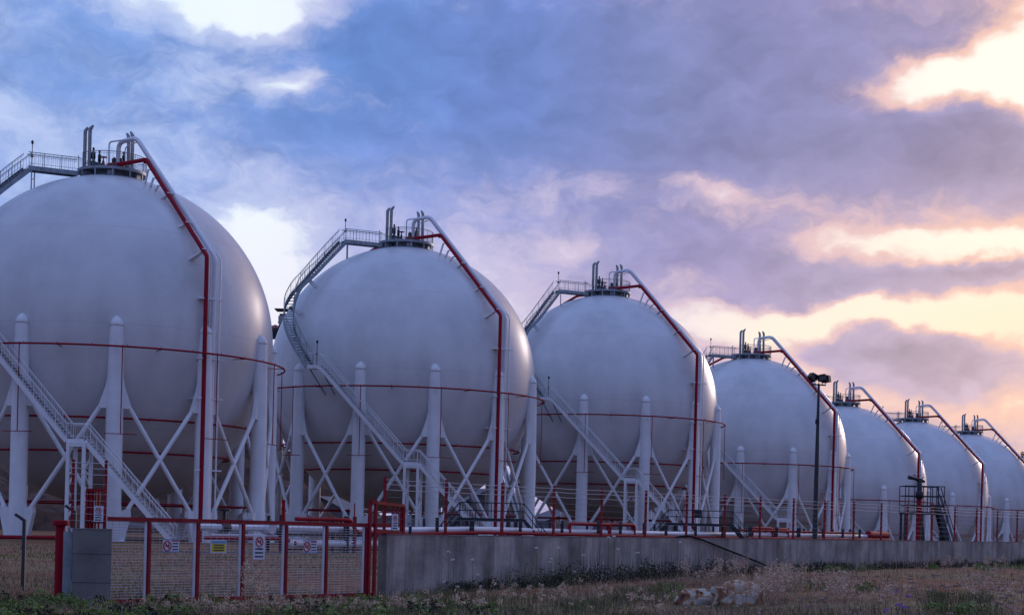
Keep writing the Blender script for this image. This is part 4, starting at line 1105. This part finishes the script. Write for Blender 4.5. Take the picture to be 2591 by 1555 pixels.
m = bpy.data.materials.new('rusty_white_rock'); m.use_nodes = True; t = m.node_tree; bs = t.nodes['Principled BSDF']
co = t.nodes.new('ShaderNodeTexCoord'); n_ = t.nodes.new('ShaderNodeTexNoise'); n_.inputs['Scale'].default_value = 3.2; n_.inputs['Detail'].default_value = 7; n_.inputs['Distortion'].default_value = 1.2
t.links.new(co.outputs['Object'], n_.inputs['Vector']); r_ = t.nodes.new('ShaderNodeValToRGB'); t.links.new(n_.outputs['Fac'], r_.inputs[0]); cr = r_.color_ramp
cr.elements[0].position = .33; cr.elements[0].color = (.05, .02, .012, 1); cr.elements[1].position = .66; cr.elements[1].color = (.44, .40, .36, 1)
for p_, c_c in ((.43, (.30, .12, .05)), (.47, (.42, .27, .16)), (.52, (.50, .44, .36)), (.58, (.36, .34, .30))):
    e = cr.elements.new(p_); e.color = (*c_c, 1)
t.links.new(r_.outputs[0], bs.inputs['Base Color']); bs.inputs['Roughness'].default_value = .75
b_ = t.nodes.new('ShaderNodeBump'); b_.inputs['Strength'].default_value = .8; b_.inputs['Distance'].default_value = .05; t.links.new(n_.outputs['Fac'], b_.inputs['Height']); t.links.new(b_.outputs[0], bs.inputs['Normal'])
M['rock'] = m

def ground_at(px, py):
    """walk a sight line down to the ground"""
    y = 20.0
    while y < 120:
        x = (px - 1295.5 + (py - 1346) * .02563) * y / 4002
        z = zat(px, py, y)
        if z <= gz(x, y, False): return x, y
        y += 0.1
    return x, y

x, y = ground_at(1865, 1532); rock('large rust and white stained rock lying in the dry grass, right one', x, y, .46, .32, .28, 3, .2)
x, y = ground_at(1768, 1528); rock('smaller brown and white rock touching the large one on its left', x, y, .42, .24, .19, 8, -.1)

# ------------------------------------------------------------------ vegetation
def behind_wall(x, y): return (Vector((x, y, 0)) - WALL0).dot(WN) > -0.05 and (Vector((x, y, 0)) - WALL0).dot(WDIR) > -.1
def visible(x, y, m=0.6): return abs(x) < y * (1310 / 4002) + m

def blades(mb, x, y, h, w, lean, rnd, segs=2):
    z = gz(x, y); a = rnd.uniform(0, 2 * PI); d = Vector((math.cos(a), math.sin(a), 0)); p = Vector((-d.y, d.x, 0)) * w / 2
    l = lean * h * rnd.uniform(.2, 1)
    b = Vector((x, y, z - .02)); m_ = b + d * l * .35 + Vector((0, 0, h * .6)); t_ = b + d * l + Vector((0, 0, h))
    mb.add([b - p, b + p, m_ + p * .7, m_ - p * .7, t_], [(0, 1, 2, 3), (3, 2, 4)])

rnd = random.Random(11)
gr = MB()
def patch(x, y, s=.35, o=0): return mnoise.noise(Vector((x * s + o, y * s * .7, o)))
cnt = 0
while cnt < 52000:
    y = 22.5 + (rnd.random() ** 1.5) * 45; x = rnd.uniform(-1, 1) * (y * .33 + .6)
    if not visible(x, y): continue
    if behind_wall(x, y): continue
    pt_ = patch(x, y)
    right = sstep(3, 8, x)
    if rnd.random() < .25 + right * .55 - pt_ * .6: cnt += 1; continue
    k = patch(x, y, .5, 20) + (.18 if x < 2 else .0)
    gr.mat(1 if k + rnd.uniform(-.2, .2) > .05 else 0)
    sc = 1 + (y - 25) * .012
    blades(gr, x, y, rnd.uniform(.05, .19) * (1.1 + pt_) * (1 if rnd.random() < .95 else 1.8), .011 * sc, .9, rnd); cnt += 1
for _ in range(13000):      # inside the yard seen through the gate
    y = 29 + rnd.random() * 55; x = rnd.uniform(-.34, -.03) * y
    if behind_wall(x, y) and x > -8 + (y - 36) * .3: continue
    gr.mat(1 if patch(x, y, .3, 5) + rnd.uniform(-.2, .2) > .18 else 0)
    blades(gr, x, y, rnd.uniform(.05, .16), .014 + (y - 28) * .0006, .9, rnd)
for px, py, w_, n in ((1600, 1515, 60, 1500), (1690, 1505, 30, 1100), (1480, 1535, 70, 1300), (1300, 1545, 80, 1000), (1150, 1535, 60, 800), (2380, 1545, 30, 500), (2470, 1550, 40, 500), (1000, 1530, 50, 800), (700, 1550, 160, 1200), (200, 1540, 160, 1500)):
    k = 1 / 4002
    for _ in range(n):      # greener tussocks among the dry grass
        yy = 1.35 * 4002 / max(120, (rnd.gauss(py, 9) - hy(px))); xx = (rnd.gauss(px, w_ * .6) - 1295.5) * yy * k
        if behind_wall(xx, yy): continue
        gr.mat(1); blades(gr, xx, yy, rnd.uniform(.06, .2), .012, .8, rnd)
tag(gr.build('grass', [M['straw'], M['grassgreen']]), kind='stuff')

def plume(mb, x, y, h, rnd, n=16, spread=.032):
    z = gz(x, y); a = rnd.uniform(0, 2 * PI); d = Vector((math.cos(a), math.sin(a), 0)) * h * rnd.uniform(.05, .3)
    b = Vector((x, y, z)); t_ = b + d + Vector((0, 0, h)); mid = b + d * .3 + Vector((0, 0, h * .55))
    mb.mat(0); mb.tube([b, mid, t_], [.0045, .0035, .002], 3, caps=False); mb.mat(1)
    for _ in range(n):
        k = rnd.uniform(.66, 1.02); c = b + d * k + Vector((rnd.gauss(0, spread), rnd.gauss(0, spread), h * k - rnd.uniform(0, .03)))
        u = Vector((rnd.gauss(0, .6), rnd.gauss(0, .6), rnd.uniform(-1, 1))).normalized() * rnd.uniform(.02, .045); v = u.cross(Vector((rnd.gauss(0, 1), rnd.gauss(0, 1), .2))).normalized() * .011
        mb.add([c - u, c + v, c + u, c - v], [(0, 1, 2, 3)])

pm_ = MB()
# (px, py of the base, px spread, py spread, how many, height)
for (px, py, sx, sy, n, h) in ((1930, 1530, 60, 18, 62, .62), (1990, 1500, 60, 22, 45, .62), (2120, 1520, 40, 18, 55, .5), (1800, 1480, 30, 10, 24, .5), (1860, 1470, 40, 8, 26, .6), (1735, 1475, 14, 8, 12, .62),
                               (640, 1545, 40, 12, 40, .75), (690, 1555, 60, 8, 46, .35), (800, 1550, 90, 10, 36, .28), (900, 1552, 60, 8, 24, .25), (560, 1556, 60, 8, 40, .3), (1000, 1550, 60, 10, 30, .3), (760, 1535, 14, 4, 10, .5),
                               (2250, 1530, 60, 18, 30, .35), (2480, 1500, 50, 30, 55, .45), (2400, 1440, 60, 10, 40, .5), (2520, 1450, 50, 12, 40, .5), (2340, 1470, 20, 20, 10, .5), (2560, 1530, 40, 20, 30, .4),
                               (1400, 1530, 120, 20, 40, .25), (1150, 1540, 100, 15, 40, .3), (1600, 1530, 80, 20, 30, .3), (450, 1548, 80, 10, 26, .3), (1300, 1500, 200, 20, 30, .3)):
    for _ in range(n):
        x, y = ground_at(rnd.gauss(px, sx * .6), min(1600, rnd.gauss(py, sy * .7)))
        if behind_wall(x, y) or (rnd.random() < .5 and not 1850 < px < 2150): continue
        plume(pm_, x, y, h * rnd.uniform(.55, 1.15), rnd)
tag(pm_.build('dry_oat_grass', [M['straw'], M['straw_pale']]), kind='stuff')

def leafy(mb, x, y, rad, h, n, rnd, leaf=.05):
    z = gz(x, y)
    for _ in range(n):
        a = rnd.uniform(0, 2 * PI); r = rad * math.sqrt(rnd.random()); hh = h * rnd.uniform(.05, 1) * (1 - .5 * (r / rad) ** 2)
        c = Vector((x + r * math.cos(a), y + r * math.sin(a), z + hh)); u = Vector((rnd.gauss(0, 1), rnd.gauss(0, 1), rnd.gauss(0, .7))).normalized() * leaf * rnd.uniform(.5, 1.2)
        v = u.cross(Vector((rnd.gauss(0, 1), rnd.gauss(0, 1), rnd.gauss(0, 1)))).normalized() * leaf * .38
        mb.add([c - u, c + v, c + u, c - v], [(0, 1, 2, 3)])
wd = MB()
for _ in range(230):
    px = rnd.uniform(-20, 1350); x, y = ground_at(px, rnd.uniform(1522, 1585))
    if px > 1000 and rnd.random() < .5: continue
    if behind_wall(x, y): continue
    wd.mat(0 if rnd.random() < .6 else 1); leafy(wd, x, y, rnd.uniform(.1, .3), rnd.uniform(.08, .26), 60, rnd, .05)
for px, py in ((960, 1525), (905, 1535), (1060, 1545), (1700, 1505), (1720, 1520), (2370, 1545), (2460, 1552), (2500, 1550), (2190, 1495), (2440, 1553), (2100, 1448), (2125, 1448), (2180, 1445), (2480, 1440), (2500, 1443), (2585, 1440), (2540, 1436), (2360, 1440), (100, 1530), (60, 1540), (180, 1535), (20, 1545)):
    x, y = ground_at(px, py); wd.mat(0); leafy(wd, x, y, rnd.uniform(.18, .32), rnd.uniform(.15, .3), 200, rnd, .04)
tag(wd.build('weeds', [M['weed'], M['darkweed']]), kind='stuff')
dk = MB()
for _ in range(330):
    i = rnd.uniform(0.8, 19); p = WALL0 + WSTEP * i - WN * (.12 + abs(rnd.gauss(0, .35)) + (1.0 if 1.5 < i < 6 else .2) * rnd.random())
    if i > 6 and rnd.random() < .45: continue
    hh = (.5 if 2.0 < i < 6.5 else .26) * rnd.uniform(.5, 1.2); dk.mat(0 if rnd.random() < .8 else 1)
    leafy(dk, p.x, p.y, rnd.uniform(.15, .35), hh, 90, rnd, .04)
    for _k in range(4): blades(dk, p.x + rnd.gauss(0, .2), p.y + rnd.gauss(0, .2), hh * rnd.uniform(1, 1.9), .014, .3, rnd)
tag(dk.build('wall_weeds', [M['darkweed'], M['grassgreen'], M['straw']]), kind='stuff')
q = MB()
for _ in range(200):
    i = rnd.uniform(9, 21); p = WALL0 + WSTEP * i - WN * (.15 + rnd.random() * 1.6); blades(q, p.x, p.y, rnd.uniform(.25, .6), .02, .35, rnd)
for _ in range(90):
    px = rnd.uniform(1690, 2000); x, y = ground_at(px, rnd.uniform(1440, 1500))
    for _k in range(6): blades(q, x + rnd.gauss(0, .2), y + rnd.gauss(0, .2), rnd.uniform(.2, .45), .012, .4, rnd)
tag(q.build('tall_straw', M['straw']), kind='stuff')

# white umbels in front of the wall and purple thistles on the right
def flower(name, label, cat, px, py, mat_, s, group, yb=None):
    i = on_line(px, WALL0, WALL0 + WSTEP); n = (Vector((i.x, i.y, 0))); p = n - WN * rnd.uniform(.5, 1.4) if yb is None else Vector((*yb, 0))
    zt = zat(px, py, p.y); z0 = gz(p.x, p.y); o = empty(name, (p.x, p.y, z0)); tag(o, label, cat, group); h = max(.1, zt - z0)
    q = MB(); q.tube([(0, 0, 0), (.02, 0, h * .6), (0, 0, h)], [.005, .004, .003], 4); q.build('stem', M['grassgreen'], o)
    q = MB(); rr = random.Random(px)
    for _ in range(16):
        a = rr.uniform(0, 2 * PI); r = s * math.sqrt(rr.random()); q.lathe([(.001, -.004), (s * .26, 0), (.001, .016)], (r * math.cos(a), r * math.sin(a), h + .03 * rr.random() * s / .04 - r * .2), 6)
    q.build('flower_head', M[mat_], o)
for k, (px, py) in enumerate(((1043, 1482), (1081, 1471), (1148, 1482), (1157, 1453), (1142, 1415), (1050, 1415), (1091, 1395), (1316, 1385), (1275, 1384), (1366, 1402), (1337, 1421), (1351, 1413), (1327, 1460), (1314, 1466), (1341, 1468), (1363, 1450), (1414, 1445), (1445, 1355), (1448, 1358), (1472, 1388), (1391, 1477), (1540, 1397), (1646, 1370), (1556, 1430))):
    flower('wild_umbel', 'small white flower head on a thin stem against the concrete wall', 'flower', px, py, 'petalwhite', .05, 'white wildflowers in front of the wall')
for px, py in ((2267, 1497), (2298, 1508), (2273, 1530), (2286, 1539), (2243, 1547)):
    x, y = ground_at(px, py + 22)
    flower('thistle', 'purple thistle flower in the dry ground at lower right', 'flower', px, py, 'petalpurple' if (px, py) != (2273, 1530) else 'petalpurple', .055, 'purple thistles in the dry ground', (x, y))
# scattered stones
st_ = MB()
for _ in range(1400):
    y = 23 + rnd.random() ** 1.4 * 22; x = rnd.uniform(-.33, .33) * y
    if behind_wall(x, y): continue
    s = rnd.uniform(.012, .05) * (1.4 if x > 3 else 1); z = gz(x, y); sc = [rnd.uniform(.6, 1.3) * s for _ in range(3)]
    P8 = [Vector((a * sc[0] * rnd.uniform(.6, 1), b * sc[1] * rnd.uniform(.6, 1), c * sc[2] * rnd.uniform(.5, .9))) + Vector((x, y, z)) for a in (-1, 1) for b in (-1, 1) for c in (-1, 1)]
    st_.add(P8, [(0, 1, 3, 2), (4, 6, 7, 5), (0, 4, 5, 1), (2, 3, 7, 6), (0, 2, 6, 4), (1, 5, 7, 3)])
tag(st_.build('stones', M['stone']), kind='stuff') if 'stone' in M else tag(st_.build('stones', M['rockhill']), kind='stuff')
